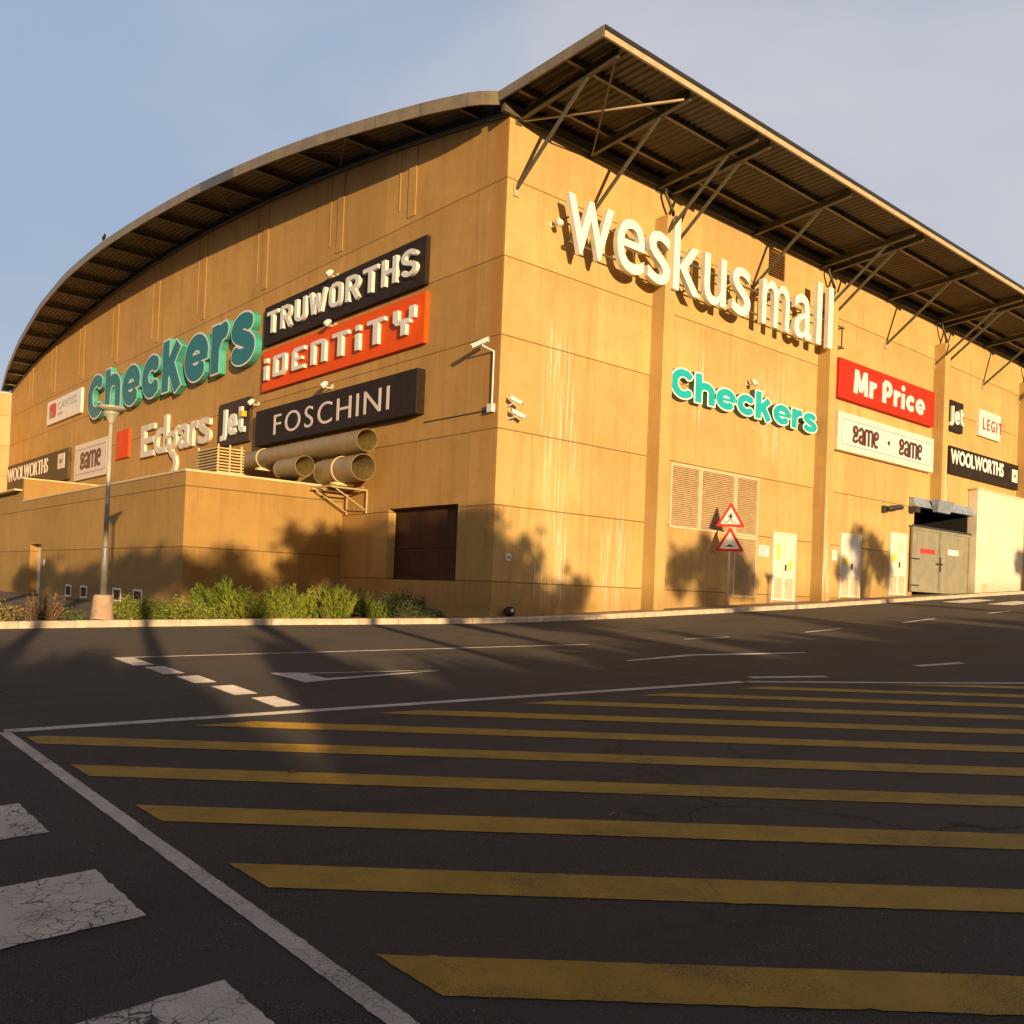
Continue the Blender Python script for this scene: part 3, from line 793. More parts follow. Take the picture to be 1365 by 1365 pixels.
# ------------------------------------------------------------------ annex
A = thing('service_annex', (-2.6, 18, 0), 'low flat-roofed tan annex standing against the curved gable wall', 'building')
AX, AY = -5.165, 7.7
DR = (22.9, 24.65, -.35, 1.9)
VE = [(18.35, 19.1), (16.42, 17.2), (12.8, 13.6), (10.82, 11.6)]
mb = MB()
wall_grid(mb, 'L', AX, AY, 26.3, -1, 3.80, [DR]); reveal(mb, 'L', AX, .32, *DR)
wall_grid(mb, 'R', AY, AX, 0, -1, 3.80, [])
wall_grid(mb, 'L', AX + .03, 26.3, 48, -1, 4.28, [])
mb.box(AX + .031, -.01, 26.3, 26.55, 3.2, 4.82)
mb.poly([(AX + .2, AY, 3.4), (0, AY, 3.4), (0, 26.3, 3.4), (AX + .2, 26.3, 3.4)])
mb.poly([(AX + .2, AY + .2, 3.8), (AX + .2, AY + .2, 3.3), (AX + .2, 26.3, 3.3), (AX + .2, 26.3, 3.8)])
mb.poly([(AX + .2, 26.3, 4.2), (0, 26.3, 4.2), (0, 48, 4.2), (AX + .2, 48, 4.2)])
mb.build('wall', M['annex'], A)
mb = MB(); mb.box(AX - .03, AX + .22, AY - .03, 26.29, 3.801, 3.86); mb.box(AX + .221, -.005, AY - .03, AY + .2, 3.801, 3.86)
mb.box(AX - .02, -.0, 26.28, 26.57, 4.821, 4.87)
mb.build('coping', M['cream'], A)
mb = MB(); mb.box(AX - .3, AX + .3, 26.58, 48, 4.30, 4.37); mb.build('roof_edge', M['cream'], A)
mb = MB(); mb.poly([(AX + .315, DR[1], DR[2]), (AX + .315, DR[0], DR[2]), (AX + .315, DR[0], DR[3]), (AX + .315, DR[1], DR[3])]); d_ = mb.build('door', M['door'], A)
for a, b in VE:
    z0, z1 = -.15, .30
    mb = MB()
    for q in ((a, a + .06, z0, z1), (b - .06, b, z0, z1), (a + .06, b - .06, z0, z0 + .06), (a + .06, b - .06, z1 - .06, z1)): mb.box(AX - .03, AX - .002, q[0], q[1], q[2], q[3])
    v_ = mb.build('air_vent', M['signwhite'], A)
    mb = MB(); mb.poly([(AX - .004, b - .06, z0), (AX - .004, a + .06, z0), (AX - .004, a + .06, z1), (AX - .004, b - .06, z1)])
    for i in range(6): mb.box(AX - .02, AX - .005, a + .06, b - .06, z0 + .08 + i * .055, z0 + .105 + i * .055)
    mb.build('grille', M['shutter'], v_)
mb = MB(); mb.box(AX - .012, AX - .001, 22.2, 22.45, 1.0, 1.25); mb.build('notice', M['white'], A)
# pale wing at the far end
Wg = thing('far_wing', (-8, 54, 0), 'pale cream wing at the far left end of the gable wall', 'building')
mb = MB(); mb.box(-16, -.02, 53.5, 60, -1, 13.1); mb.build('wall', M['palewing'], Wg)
mb = MB(); mb.box(-16.1, -.02, 53.4, 60.1, 13.101, 13.2); mb.build('coping', M['cream'], Wg)
M['boxslat'] = mat('box_slat', (.60, .43, .19), .5, 0, .1, 4, dirt=.15)
# louvred plant box on the annex roof
Pb = thing('roof_grille_box', (-2.6, 11.5, 3.4), 'cream slatted plant box on the annex roof left of the ducts', 'vent box')
mb = MB()
mb.box(-2.9, -2.05, 10.9, 12.6, 3.42, 4.3)
mb.build('base', M['cream'], Pb)
mb = MB()
for i in range(8):
    z = 4.34 + i * .10
    mb.box(-2.95, -2.0, 10.85, 12.65, z, z + .045)
mb.build('slats', M['boxslat'], Pb)
for xx, y_ in ((-2.9, 10.9), (-2.1, 10.9), (-2.9, 12.55), (-2.1, 12.55), (-2.5, 10.9)):
    mb = MB(); mb.box(xx, xx + .045, y_, y_ + .045, 4.302, 5.2); mb.build('post', M['cream'], Pb)

# ducts
def duct(axis_x, z, y0, y1, r, label, elbow=False, clamps=()):
    D = thing('spiral_duct', (axis_x, y0, z - r), label, 'duct', 'ventilation ducts on the annex roof')
    # spiral ribbed skin; mitred open mouth facing the corner
    n = 28; L = y1 - y0; m_ = max(4, int(L / .085))
    mb = MB(); rings = []
    for i in range(m_ + 1):
        y = y0 + L * i / m_; rr = r + (.008 if i % 2 else 0)
        ring = []
        for q in range(n):
            a = 2 * pi * q / n
            sk = (1 - i / m_) ** 6 if L > 3 else (1 - i / m_) ** 2
            yy_ = y + (.10 * r * sin(a) + .12 * r * cos(a)) * -sk
            ring.append((axis_x + rr * cos(a), yy_, z + rr * sin(a)))
        rings.append(ring)
    vs = [p for rg in rings for p in rg]; fs = []
    for i in range(m_):
        for q in range(n):
            fs.append((i * n + q, (i + 1) * n + q, (i + 1) * n + (q + 1) % n, i * n + (q + 1) % n))
    mb.mesh(vs, fs); mb.poly(rings[-1])
    mb.build('skin', M['duct'], D, smooth=True)
    mb = MB()   # lining seen through the mouth
    rin = [[(axis_x + (p[0] - axis_x) * .96, p[1], z + (p[2] - z) * .96) for p in rg] for rg in (rings[0], rings[m_ - 1])]
    vs = rin[0] + rin[1]; fs = [(q, (q + 1) % n, n + (q + 1) % n, n + q) for q in range(n)]
    mb.mesh(vs, fs); mb.poly(rin[1]); mb.mesh(rings[0] + rin[0], [(q, (q + 1) % n, n + (q + 1) % n, n + q) for q in range(n)])
    mb.build('mouth', M['ductin'], D, smooth=False)
    if elbow:
        mb = MB(); pts = [(axis_x, y1 - .02, z)] + [(axis_x + .5 * (1 - cos(t * pi / 12)) * 1.3, y1 + .5 * sin(t * pi / 12), z - .0) for t in range(1, 7)]
        mb.tube(pts, r * .99, 24); mb.build('elbow', M['duct'], D, smooth=True)
    for c in clamps:
        mb = MB(); rr = r + .03
        for q in range(n):
            a, b = 2 * pi * q / n, 2 * pi * (q + 1) / n
            mb.mesh([(axis_x + f_ * cos(t), c + w, z + f_ * sin(t)) for t in (a, b) for w in (0, .09) for f_ in (r + .01, rr)],
                    [(1, 3, 7, 5), (0, 1, 5, 4), (2, 6, 7, 3)])
        mb.box(axis_x - r * .9, axis_x + r * .9, c - .06, c + .16, z - r - .09, z - r - .01)
        mb.build('clamp', M['cream'], D)
    return D
duct(-.72, 5.05, 5.2, 15.5, .335, 'longest spiral duct, running along the wall under the black sign', clamps=(11.9, 13.9))
duct(-.72, 4.25, 5.35, 7.6, .40, 'short wide-mouthed duct on the bracket below the long duct', elbow=True, clamps=(6.5,))
duct(-1.62, 4.33, 7.3, 8.7, .315, 'short elbow duct opening above the annex edge, left of the wide duct', elbow=True, clamps=())
M['bracket'] = mat('bracket_paint', (.46, .33, .16), .5, 0, .1, 4, dirt=.2)
K = thing('duct_bracket', (-.7, 6.4, 2.95), 'cream steel bracket carrying the ducts beside the annex', 'bracket')
mb = MB()
for xx in (-1.15, -.25):
    mb.beam((xx, 6.1, 3.72), (xx, 7.66, 3.72), .05, .06)
for y_ in (6.2, 7.4):
    mb.beam((-1.3, y_, 3.665), (-.02, y_, 3.665), .05, .05)
    mb.beam((-.04, y_, 2.95), (-.04, y_, 3.63), .05, .05)
    mb.beam((-.09, y_, 3.05), (-1.15, y_, 3.63), .04, .04)
mb.build('frame', M['bracket'], K)

# ------------------------------------------------------------------ lettering
FC = bpy.data.curves.new('type', 'FONT'); FC.resolution_u = 5
FO = bpy.data.objects.new('type', FC); COL.objects.link(FO)
_raw = {}
def raw_glyph(ch):
    """outline loops of one character of the built-in typeface, as line segments"""
    if ch in _raw: return _raw[ch]
    FC.body = ch; FC.fill_mode = 'BOTH'
    bpy.context.view_layer.update()
    dg = bpy.context.evaluated_depsgraph_get()
    me = bpy.data.meshes.new_from_object(FO.evaluated_get(dg))
    cnt = {}
    for p in me.polygons:
        for e in p.edge_keys: cnt[e] = cnt.get(e, 0) + 1
    vs = np.array([v.co[:2] for v in me.vertices])
    seg = np.array([[vs[a], vs[b]] for (a, b), c in cnt.items() if c == 1])
    bpy.data.meshes.remove(me)
    _raw[ch] = seg
    return seg
def sdf_font(seg, P):
    a, b = seg[:, 0], seg[:, 1]; d = b - a
    best = np.full(len(P), 1e9); ins = np.zeros(len(P), bool)
    for i in range(len(seg)):
        ap = P - a[i]; t = np.clip((ap @ d[i]) / max(1e-12, d[i] @ d[i]), 0, 1)
        q = ap - t[:, None] * d[i]; best = np.minimum(best, (q * q).sum(1))
        y0, y1 = a[i, 1], b[i, 1]
        if y0 != y1:
            c = ((P[:, 1] >= y0) != (P[:, 1] >= y1))
            xi = a[i, 0] + (P[:, 1] - y0) / (y1 - y0) * d[i, 0]
            ins ^= c & (P[:, 0] < xi)
    s = np.sqrt(best)
    return np.where(ins, -s, s)
def sdf_strokes(strokes, P):
    best = np.full(len(P), 1e9)
    for st in strokes:
        if st[0] == 'ring':
            _, cx, cy, r, w = st
            d = np.abs(np.hypot(P[:, 0] - cx, P[:, 1] - cy) - r) - w
            best = np.minimum(best, d); continue
        if st[0] == 'dot':
            _, cx, cy, r = st
            best = np.minimum(best, np.hypot(P[:, 0] - cx, P[:, 1] - cy) - r); continue
        w, pts, closed = st
        pts = [np.array(p, float) for p in pts]
        n = len(pts); segs = [(pts[i], pts[(i + 1) % n], (closed or i > 0), (closed or i < n - 2)) for i in range(n if closed else n - 1)]
        for a, b, ea, eb in segs:
            L = np.linalg.norm(b - a); u = (b - a) / L; nn = np.array([-u[1], u[0]])
            q = P - a; x = q @ u; y = np.abs(q @ nn)
            dx = np.maximum(-x, x - L); dy = y - w
            d = np.hypot(np.maximum(dx, 0), np.maximum(dy, 0)) + np.minimum(np.maximum(dx, dy), 0)
            best = np.minimum(best, d)
            if ea: best = np.minimum(best, np.linalg.norm(P - a, axis=1) - w)
            if eb: best = np.minimum(best, np.linalg.norm(P - b, axis=1) - w)
    return best
def contours(F, x0, y0, h, lev):
    """marching squares; loops of points where F crosses lev"""
    ny_, nx_ = F.shape; nxt = {}
    G_ = F - lev; I = G_ < 0
    def ex(i, j, kd):
        if kd == 0: t = G_[j, i] / (G_[j, i] - G_[j, i + 1]); return (x0 + (i + t) * h, y0 + j * h)
        t = G_[j, i] / (G_[j, i] - G_[j + 1, i]); return (x0 + i * h, y0 + (j + t) * h)
    T = {1: [(3, 0)], 2: [(0, 1)], 3: [(3, 1)], 4: [(1, 2)], 5: [(3, 0), (1, 2)], 6: [(0, 2)], 7: [(3, 2)], 8: [(2, 3)], 9: [(2, 0)], 10: [(0, 1), (2, 3)], 11: [(2, 1)], 12: [(1, 3)], 13: [(1, 0)], 14: [(0, 3)]}
    code = I[:-1, :-1] * 1 + I[:-1, 1:] * 2 + I[1:, 1:] * 4 + I[1:, :-1] * 8
    for j, i in zip(*np.nonzero((code > 0) & (code < 15))):
        E = [(i, j, 0), (i + 1, j, 1), (i, j + 1, 0), (i, j, 1)]
        for a, b in T[int(code[j, i])]: nxt[E[a]] = E[b]
    loops = []
    while nxt:
        s = next(iter(nxt)); lp = [s]; c = nxt.pop(s)
        while c != s and c in nxt:
            lp.append(c); c = nxt.pop(c)
        pts = [ex(*e) for e in lp]
        if len(pts) < 6: continue
        # Douglas-Peucker, each half of the loop
        A_ = np.array(pts); n = len(pts); keep = {0, n // 2}
        st = [(0, n // 2), (n // 2, n)]
        while st:
            i0, i1 = st.pop()
            if i1 - i0 < 2: continue
            p, q = A_[i0], A_[i1 % n]; d = q - p; L = np.hypot(*d) or 1e-9
            r = A_[i0 + 1:i1] - p; dd = np.abs(d[0] * r[:, 1] - d[1] * r[:, 0]) / L
            j = int(dd.argmax())
            if dd[j] > h * .16: keep.add(i0 + 1 + j); st += [(i0, i0 + 1 + j), (i0 + 1 + j, i1)]
        pts = [pts[i] for i in sorted(keep)]
        if len(pts) < 3: continue
        loops.append(pts)
    return loops
_sdf = {}
def glyph(src, sx, sy, res=80, pad=.18):
    """src: ('font', char) or ('stroke', key, strokes) -> sdf grid in metres, plus ink width"""
    key = (src[0], src[1], round(sx, 4), round(sy, 4))
    if key in _sdf: return _sdf[key]
    if src[0] == 'font':
        seg = raw_glyph(src[1]) * np.array([sx, sy]); lo = seg.reshape(-1, 2).min(0); hi = seg.reshape(-1, 2).max(0)
    else:
        w_, h_ = src[3]; lo = np.array([0., src[4] * sy if len(src) > 4 else 0.]); hi = np.array([w_ * sx, h_ * sy])
    big = max(hi - lo); h = max(big, sy * .7) / res; pd = pad * sy * .6
    x0, y0 = lo - pd; nx_ = int((hi[0] - lo[0] + 2 * pd) / h) + 2; ny_ = int((hi[1] - lo[1] + 2 * pd) / h) + 2
    gx_, gy_ = np.meshgrid(x0 + h * np.arange(nx_), y0 + h * np.arange(ny_)); P = np.stack([gx_.ravel(), gy_.ravel()], 1)
    if src[0] == 'font': F = sdf_font(seg, P)
    else: F = sdf_strokes(src[2], P / np.array([sx, sy])) * min(sx, sy)
    _sdf[key] = (F.reshape(ny_, nx_), x0, y0, h, lo, hi)
    return _sdf[key]
def mapper(side, pos=0.):
    if side == 'R': return lambda u, v, w: (u, -w - pos, v)
    return lambda u, v, w: (-w - pos, -u, v)
def extrude(mb, loops, fn, w0, w1, mf=0, ms=0):
    # one tessellation per outer outline with the holes inside it
    def sa(l): return sum(l[i - 1][0] * l[i][1] - l[i][0] * l[i - 1][1] for i in range(len(l)))
    def inside(p, l):
        c = False
        for i in range(len(l)):
            a, b = l[i - 1], l[i]
            if (a[1] > p[1]) != (b[1] > p[1]) and p[0] < a[0] + (p[1] - a[1]) / (b[1] - a[1]) * (b[0] - a[0]): c = not c
        return c
    sg_ = 1 if sa(max(loops, key=lambda l: abs(sa(l)))) > 0 else -1
    outs = [l for l in loops if sa(l) * sg_ > 0]; holes = [l for l in loops if sa(l) * sg_ <= 0]
    flat = []; tris = []; ordered = []
    for o_ in outs:
        grp = [o_] + [h_ for h_ in holes if inside(h_[0], o_)]
        base_ = len(flat)
        tris += [tuple(base_ + i for i in t_) for t_ in tessellate_polygon([[Vector((p[0], p[1], 0)) for p in l] for l in grp])]
        flat += [p for l in grp for p in l]; ordered += grp
    loops = ordered
    fr = [fn(p[0], p[1], w1) for p in flat]; bk = [fn(p[0], p[1], w0) for p in flat]
    def area(t): 
        a, b, c = (flat[i] for i in t); return (b[0] - a[0]) * (c[1] - a[1]) - (b[1] - a[1]) * (c[0] - a[0])
    tris = [t if area(t) > 0 else t[::-1] for t in tris if abs(area(t)) > 1e-10]
    mb.mesh(fr, tris, mf); mb.mesh(bk, [t[::-1] for t in tris], ms)
    base = 0
    for l in loops:
        n = len(l)
        vs = [fn(p[0], p[1], w1) for p in l] + [fn(p[0], p[1], w0) for p in l]
        mb.mesh(vs, [(i, n + i, n + (i + 1) % n, (i + 1) % n) for i in range(n)], ms)
def place_letter(parent, side, src, u0, v0, sx, sy, lev, w0, w1, mats, pos=0., face=None, name='letter', ital=0.):
    """u0 = left ink edge, v0 = baseline. face=(level, thickness, material)"""
    F, x0, y0, h, lo, hi = glyph(src, sx, sy)
    fn0 = mapper(side, pos)
    fn = lambda u, v, w: fn0(u - lo[0] + u0 + ital * v, v + v0, w)
    mb = MB(); extrude(mb, contours(F, x0, y0, h, lev), fn, w0, w1, 0, 1 if len(mats) > 1 else 0)
    o = mb.build(name, mats, parent)
    if face:
        mb = MB(); lp = contours(F, x0, y0, h, face[0])
        if lp:
            extrude(mb, lp, fn, w1 - .01, w1 + face[1], 0, 0); mb.build('letter_face', face[2], o)
    return o
def line(parent, side, text, u0, u1, v0, cap, lev=0., w0=0., w1=.05, mats=None, pos=0., face=None, gap=.09, space=.28, glyphs=None, capem=.70, ital=0., xh=None, xmul=1.):
    """set a word between u0 and u1 (wall coordinate, reading direction), capital height cap"""
    sy = cap / capem
    item = []
    for ch in text:
        if ch == ' ': item.append(None); continue
        src = glyphs[ch] if glyphs and ch in glyphs else ('font', ch)
        if src[0] == 'font':
            sg = raw_glyph(ch); wd = sg[..., 0].max() - sg[..., 0].min()
        else: wd = src[3][0] * .7
        item.append((src, wd))
    tot = sum(space if it is None else it[1] for it in item) + gap * (len(item) - 1)
    sx = (u1 - u0 - 2 * lev) / tot
    u = u0 + lev
    for it in item:
        if it is None: u += (space + gap) * sx; continue
        src, wd = it
        ssx, ssy = (sx, sy) if src[0] == 'font' else (sx * .7, cap)
        if xmul != 1 and it[0][0] == 'stroke' and src[1] in ('cke', 'ckc', 'ckr', 'cks'): ssy *= xmul
        if xh and src[0] == 'font' and src[1] in 'acemnorsuvwxz': ssy = cap * xh / raw_glyph(src[1])[..., 1].max()
        place_letter(parent, side, src, u, v0, ssx, ssy, lev, w0, w1, mats, pos, face, ital=ital)
        u += (wd + gap) * sx
def panel(parent, side, u0, u1, z0, z1, dep, m, name='panel', w0=.0, bevel=.01):
    fn = mapper(side); mb = MB()
    a = fn(u0, z0, w0); b = fn(u1, z1, dep)
    mb.box(min(a[0], b[0]), max(a[0], b[0]), min(a[1], b[1]), max(a[1], b[1]), z0, z1)
    return mb.build(name, m, parent, bevel=bevel)
def rrect(u0, u1, z0, z1, r, n=5):
    pts = []
    for cx, cz_, a0 in ((u1 - r, z0 + r, -pi / 2), (u1 - r, z1 - r, 0), (u0 + r, z1 - r, pi / 2), (u0 + r, z0 + r, pi)):
        for i in range(n + 1): pts.append((cx + r * cos(a0 + pi / 2 * i / n), cz_ + r * sin(a0 + pi / 2 * i / n)))
    return pts
def frame_line(parent, side, u0, u1, z0, z1, r, t, w0, w1, m):
    mb = MB(); extrude(mb, [rrect(u0, u1, z0, z1, r), rrect(u0 + t, u1 - t, z0 + t, z1 - t, max(.01, r - t))[::-1]], mapper(side), w0, w1)
    return mb.build('border_line', m, parent)

# stroke alphabets -------------------------------------------------
def av(cx, cy, rx, ry, a0, a1, n=14):
    return [(cx + rx * cos(radians(a0 + (a1 - a0) * i / n)), cy + ry * sin(radians(a0 + (a1 - a0) * i / n))) for i in range(n + 1)]
w = .082
AN = {  # angular block capitals
 'T': ('stroke', 'anT', [(w, [(0, .9), (.66, .9)], 0), (w, [(.33, .9), (.33, 0)], 0)], (.66, 1)),
 'R': ('stroke', 'anR', [(w, [(.1, 0), (.1, .9), (.36, .9)] + av(.36, .685, .20, .215, 80, -90, 10) + [(.12, .47)], 0), (w, [(.33, .47), (.58, 0)], 0)], (.66, 1)),
 'U': ('stroke', 'anU', [(w, [(.1, 1), (.1, .30)] + av(.33, .30, .23, .21, 190, 350, 14) + [(.56, 1)], 0)], (.66, 1)),
 'W': ('stroke', 'anW', [(w * .95, [(.08, 1), (.24, .05)], 0), (w * .8, [(.24, .07), (.42, .86)], 0), (w * .95, [(.42, .86), (.60, .05)], 0), (w * .8, [(.60, .07), (.80, 1)], 0)], (.88, 1)),
 'O': ('stroke', 'anO', [(w, av(.28, .30, .18, .21, 180, 270, 6) + av(.38, .30, .18, .21, 270, 360, 6) + av(.38, .70, .18, .21, 0, 90, 6) + av(.28, .70, .18, .21, 90, 180, 6), 1)], (.66, 1)),
 'H': ('stroke', 'anH', [(w, [(.1, 0), (.1, 1)], 0), (w, [(.56, 0), (.56, 1)], 0), (w, [(.1, .5), (.56, .5)], 0)], (.66, 1)),
 'S': ('stroke', 'anS', [(w, av(.33, .71, .23, .20, 12, 225, 14) + [(.33, .5)] + av(.33, .29, .23, .20, 45, -168, 14), 0)], (.66, 1)),
}
ID = {
 'i': ('stroke', 'idi', [(w, [(.1, 0), (.1, .66)], 0), (w, [(.1, .78), (.1, 1)], 0)], (.2, 1)),
 'D': ('stroke', 'idD', [(w, [(.1, .1), (.46, .1), (.58, .24), (.58, .9), (.1, .9)], 1)], (.68, 1)),
 'E': ('stroke', 'idE', [(w, [(.62, .9), (.18, .9), (.1, .8), (.1, .1), (.62, .1)], 0), (w * .8, [(.1, .5), (.5, .5)], 0)], (.62, 1)),
 'n': ('stroke', 'idn', [(w, [(.1, 0), (.1, .9), (.52, .9), (.60, .8), (.60, 0)], 0)], (.7, 1)),
 'T': ('stroke', 'idT', [(w, [(0, .9), (.66, .9)], 0), (w * 1.15, [(.33, .9), (.33, 0)], 0)], (.66, 1)),
 'Y': ('stroke', 'idY', [(w * 1.1, [(.11, 1), (.11, .62), (.2, .5), (.62, .5)], 0), (w * 1.1, [(.68, 1), (.68, .55)], 0), (w * 1.1, [(.4, .5), (.4, 0)], 0)], (.78, 1)),
}
v_ = .075
GM = {  # rounded art-deco lower case with ring bowls
 'g': ('stroke', 'gmg', [('ring', .28, .74, .19, v_), (v_, [(.47, .74), (.47, .55), (.40, .42), (.2, .40), (.1, .34)], 0), (v_, [(.08, .3), (.1, .14), (.22, .08), (.4, .1), (.5, .22)], 0)], (.56, 1.)),
 'a': ('stroke', 'gma', [('ring', .27, .28, .19, v_), (v_, [(.08, .72), (.16, .86), (.30, .92), (.42, .84), (.47, .7), (.47, 0)], 0)], (.56, 1.)),
 'm': ('stroke', 'gmm', [(v_, [(.08, 0), (.08, .78), (.16, .9), (.36, .9), (.46, .78), (.46, 0)], 0), (v_, [(.46, .78), (.54, .9), (.76, .9), (.84, .78), (.84, 0)], 0)], (.92, 1.)),
 'e': ('stroke', 'gme', [('ring', .30, .72, .19, v_), (v_, [(.11, .72), (.1, .3), (.18, .12), (.32, .07), (.48, .14)], 0)], (.56, 1.)),
}
GD = {'g': (.28, .74), 'a': (.27, .28), 'e': (.30, .72)}
def av(cx, cy, rx, ry, a0, a1, n=14):
    return [(cx + rx * cos(radians(a0 + (a1 - a0) * i / n)), cy + ry * sin(radians(a0 + (a1 - a0) * i / n))) for i in range(n + 1)]
b_ = .125
MPG = {
 'M': ('stroke', 'mpM', [(.13, [(.12, 0), (.2, 1)], 0), (.12, [(.22, .95), (.5, .12)], 0), (.12, [(.5, .12), (.78, .95)], 0), (.13, [(.80, 1), (.88, 0)], 0)], (1.0, 1.)),
 'P': ('stroke', 'mpP', [(.14, [(.13, 0), (.13, .88)], 0), (.125, [(.13, .875), (.36, .875)] + av(.38, .64, .22, .235, 80, -80, 10) + [(.13, .405)], 0)], (.74, 1.)),
 'r': ('stroke', 'mpr', [(.13, [(.13, .72), (.13, 0)], 0), (.12, [(.13, .40)] + av(.42, .36, .26, .24, 150, 85, 6), 0)], (.48, 1.)),
 'i': ('stroke', 'mpi', [(.13, [(.14, .68), (.14, 0)], 0), ('dot', .14, .92, .135)], (.28, 1.)),
 'c': ('stroke', 'mpc', [(.13, av(.38, .36, .25, .235, 50, 310, 22), 0)], (.66, 1.)),
 'e': ('stroke', 'mpe', [(.115, av(.39, .36, .27, .245, 6, 315, 24), 0), (.055, [(.14, .34), (.77, .34)], 0)], (.78, 1.)),
}
CK = {  # heavy grotesque
 'C': ('stroke', 'ckC', [(b_, av(.46, .5, .335, .37, 42, 318, 24), 0)], (.86, 1.)),
 'h': ('stroke', 'ckh', [(b_, [(.13, 1), (.13, 0)], 0), (b_, [(.13, .42)] + av(.40, .42, .25, .20, 150, 0, 12) + [(.65, 0)], 0)], (.78, 1.)),
 'e': ('stroke', 'cke', [(b_, av(.41, .37, .285, .25, 4, 318, 24), 0), (.06, [(.14, .36), (.80, .36)], 0)], (.82, 1.)),
 'c': ('stroke', 'ckc', [(b_, av(.40, .37, .275, .25, 42, 318, 22), 0)], (.74, 1.)),
 'k': ('stroke', 'ckk', [(b_, [(.13, 1), (.13, 0)], 0), (b_ * .95, [(.60, .76), (.16, .30)], 0), (b_, [(.32, .46), (.62, -.02)], 0)], (.76, 1.)),
 'r': ('stroke', 'ckr', [(b_, [(.13, .74), (.13, 0)], 0), (b_, [(.13, .38)] + av(.42, .36, .26, .26, 150, 85, 6), 0)], (.50, 1.)),
 's': ('stroke', 'cks', [(b_ * .92, av(.36, .515, .215, .115, 20, 200, 10) + [(.22, .43), (.36, .375), (.50, .32)] + av(.365, .215, .235, .115, 25, -160, 12), 0)], (.74, 1.)),
}
CKL = dict(CK)
CKL['h'] = ('stroke', 'cklh', [(b_, [(.13, 1), (.13, 0)], 0), (b_, [(.13, .48)] + av(.40, .50, .25, .22, 150, 0, 12) + [(.65, 0)], 0)], (.78, 1.))
CKL['k'] = ('stroke', 'cklk', [(b_, [(.13, 1), (.13, 0)], 0), (b_ * .95, [(.60, .86), (.16, .34)], 0), (b_, [(.32, .52), (.62, -.02)], 0)], (.76, 1.))
def game_word(parent, side, u0, u1, z0, z1, wf):
    gap = .06; wds = [GM[c][3][0] for c in 'game']; tot = sum(wds) + gap * 3 - .1
    sx = (u1 - u0) / tot; cap = z1 - z0; u = u0
    for c, wd in zip('game', wds):
        o = place_letter(parent, side, GM[c], u, z0, sx, cap, .0, wf - .01, wf + .02, [M['brown']])
        if c in GD:
            mb = MB(); cx, cy = GD[c]
            pts = [(u + (cx + .095 * cos(t * pi / 8)) * sx, z0 + (cy + .095 * sin(t * pi / 8)) * cap) for t in range(16)]
            extrude(mb, [pts], mapper(side), wf - .008, wf + .016); mb.build('ring_centre', M['pink'], o)
        u += (wd + gap - .03) * sx

def sign(name, side, uc, z, label, cat='sign', group=None):
    p = mapper(side)(uc, z, 0)
    return thing(name, p, label, cat, group)

# --- right-hand front signs
WS = sign('letter_sign', 'R', 8.5, 10, 'big white stand-off letters spelling weskus mall under the canopy')
R_ = [('w', 1.66, 3.44), ('e', 3.61, 4.80), ('s', 4.95, 5.95), ('k', 6.10, 7.42), ('u', 7.60, 8.72), ('s', 9.05, 10.05), ('m', 10.72, 12.34), ('a', 12.66, 13.78), ('l', 14.08, 14.40), ('l', 14.84, 15.16)]
for ch, a, b in R_:
    sg = raw_glyph(ch); wd = sg[..., 0].max() - sg[..., 0].min(); lv = .008
    sy = 2.28 / .715 if ch in 'kl' else 1.50 / .46
    xm = sg[..., 1].max()
    sy = (2.22 - 2 * lv) / xm if ch in 'kl' else (1.52 - lv) / xm
    place_letter(WS, 'R', ('font', ch), a + lv, 9.98 + lv * .5, (b - a - 2 * lv) / wd, sy, lv, .46, .62, [M['white'], M['whitebody']])
for z in (10.25, 11.0):
    mb = MB(); mb.box(1.9, 16.3, -.45, -.40, z, z + .05); mb.build('rail', M['steel'], WS)
for u in (2.0, 4.6, 7.2, 9.6, 11.2, 13.5, 16.2):
    mb = MB()
    for z in (10.25, 11.0): mb.box(u, u + .04, -.398, -.0, z + .005, z + .045)
    mb.box(u, u + .04, -.398, -.36, 10.30, 11.0)
    mb.build('bracket', M['steel'], WS)
C1 = sign('letter_sign', 'R', 10.8, 6.9, 'teal letter sign with pale outlines on the brightly lit front wall')
line(C1, 'R', 'Checkers', 6.60, 15.05, 6.91, .92, .042, .02, .22, [M['white'], M['darkside']], face=(-.008, .015, M['teal']), gap=.03, glyphs=CK)
MP = sign('panel_sign', 'R', 20.4, 8.5, 'red panel sign with bold cream lettering on the front wall')
panel(MP, 'R', 16.40, 24.30, 8.52, 10.02, .22, M['red'])
line(MP, 'R', 'Mr Price', 17.45, 23.35, 8.84, .92, .0, .221, .25, [M['signwhite']], gap=.075, space=.18, glyphs=MPG)
GS = sign('panel_sign', 'R', 20.4, 6.5, 'long white panel sign with two brown words, below the red panel')
panel(GS, 'R', 16.40, 24.30, 6.54, 8.00, .24, M['rim']); panel(GS, 'R', 16.55, 24.15, 6.69, 7.85, .247, M['signwhite'], 'face', .2415, 0)
frame_line(GS, 'R', 16.66, 24.04, 6.78, 7.76, .16, .03, .2475, .253, M['greytext'])
game_word(GS, 'R', 17.45, 19.45, 6.92, 7.60, .26); game_word(GS, 'R', 21.15, 23.15, 6.92, 7.60, .26)
mb = MB(); extrude(mb, [[(20.3 + .09 * cos(t * pi / 8), 7.28 + .09 * sin(t * pi / 8)) for t in range(16)]], mapper('R'), .2475, .27); mb.build('dot', M['brown'], GS)
HV = 'stroke'
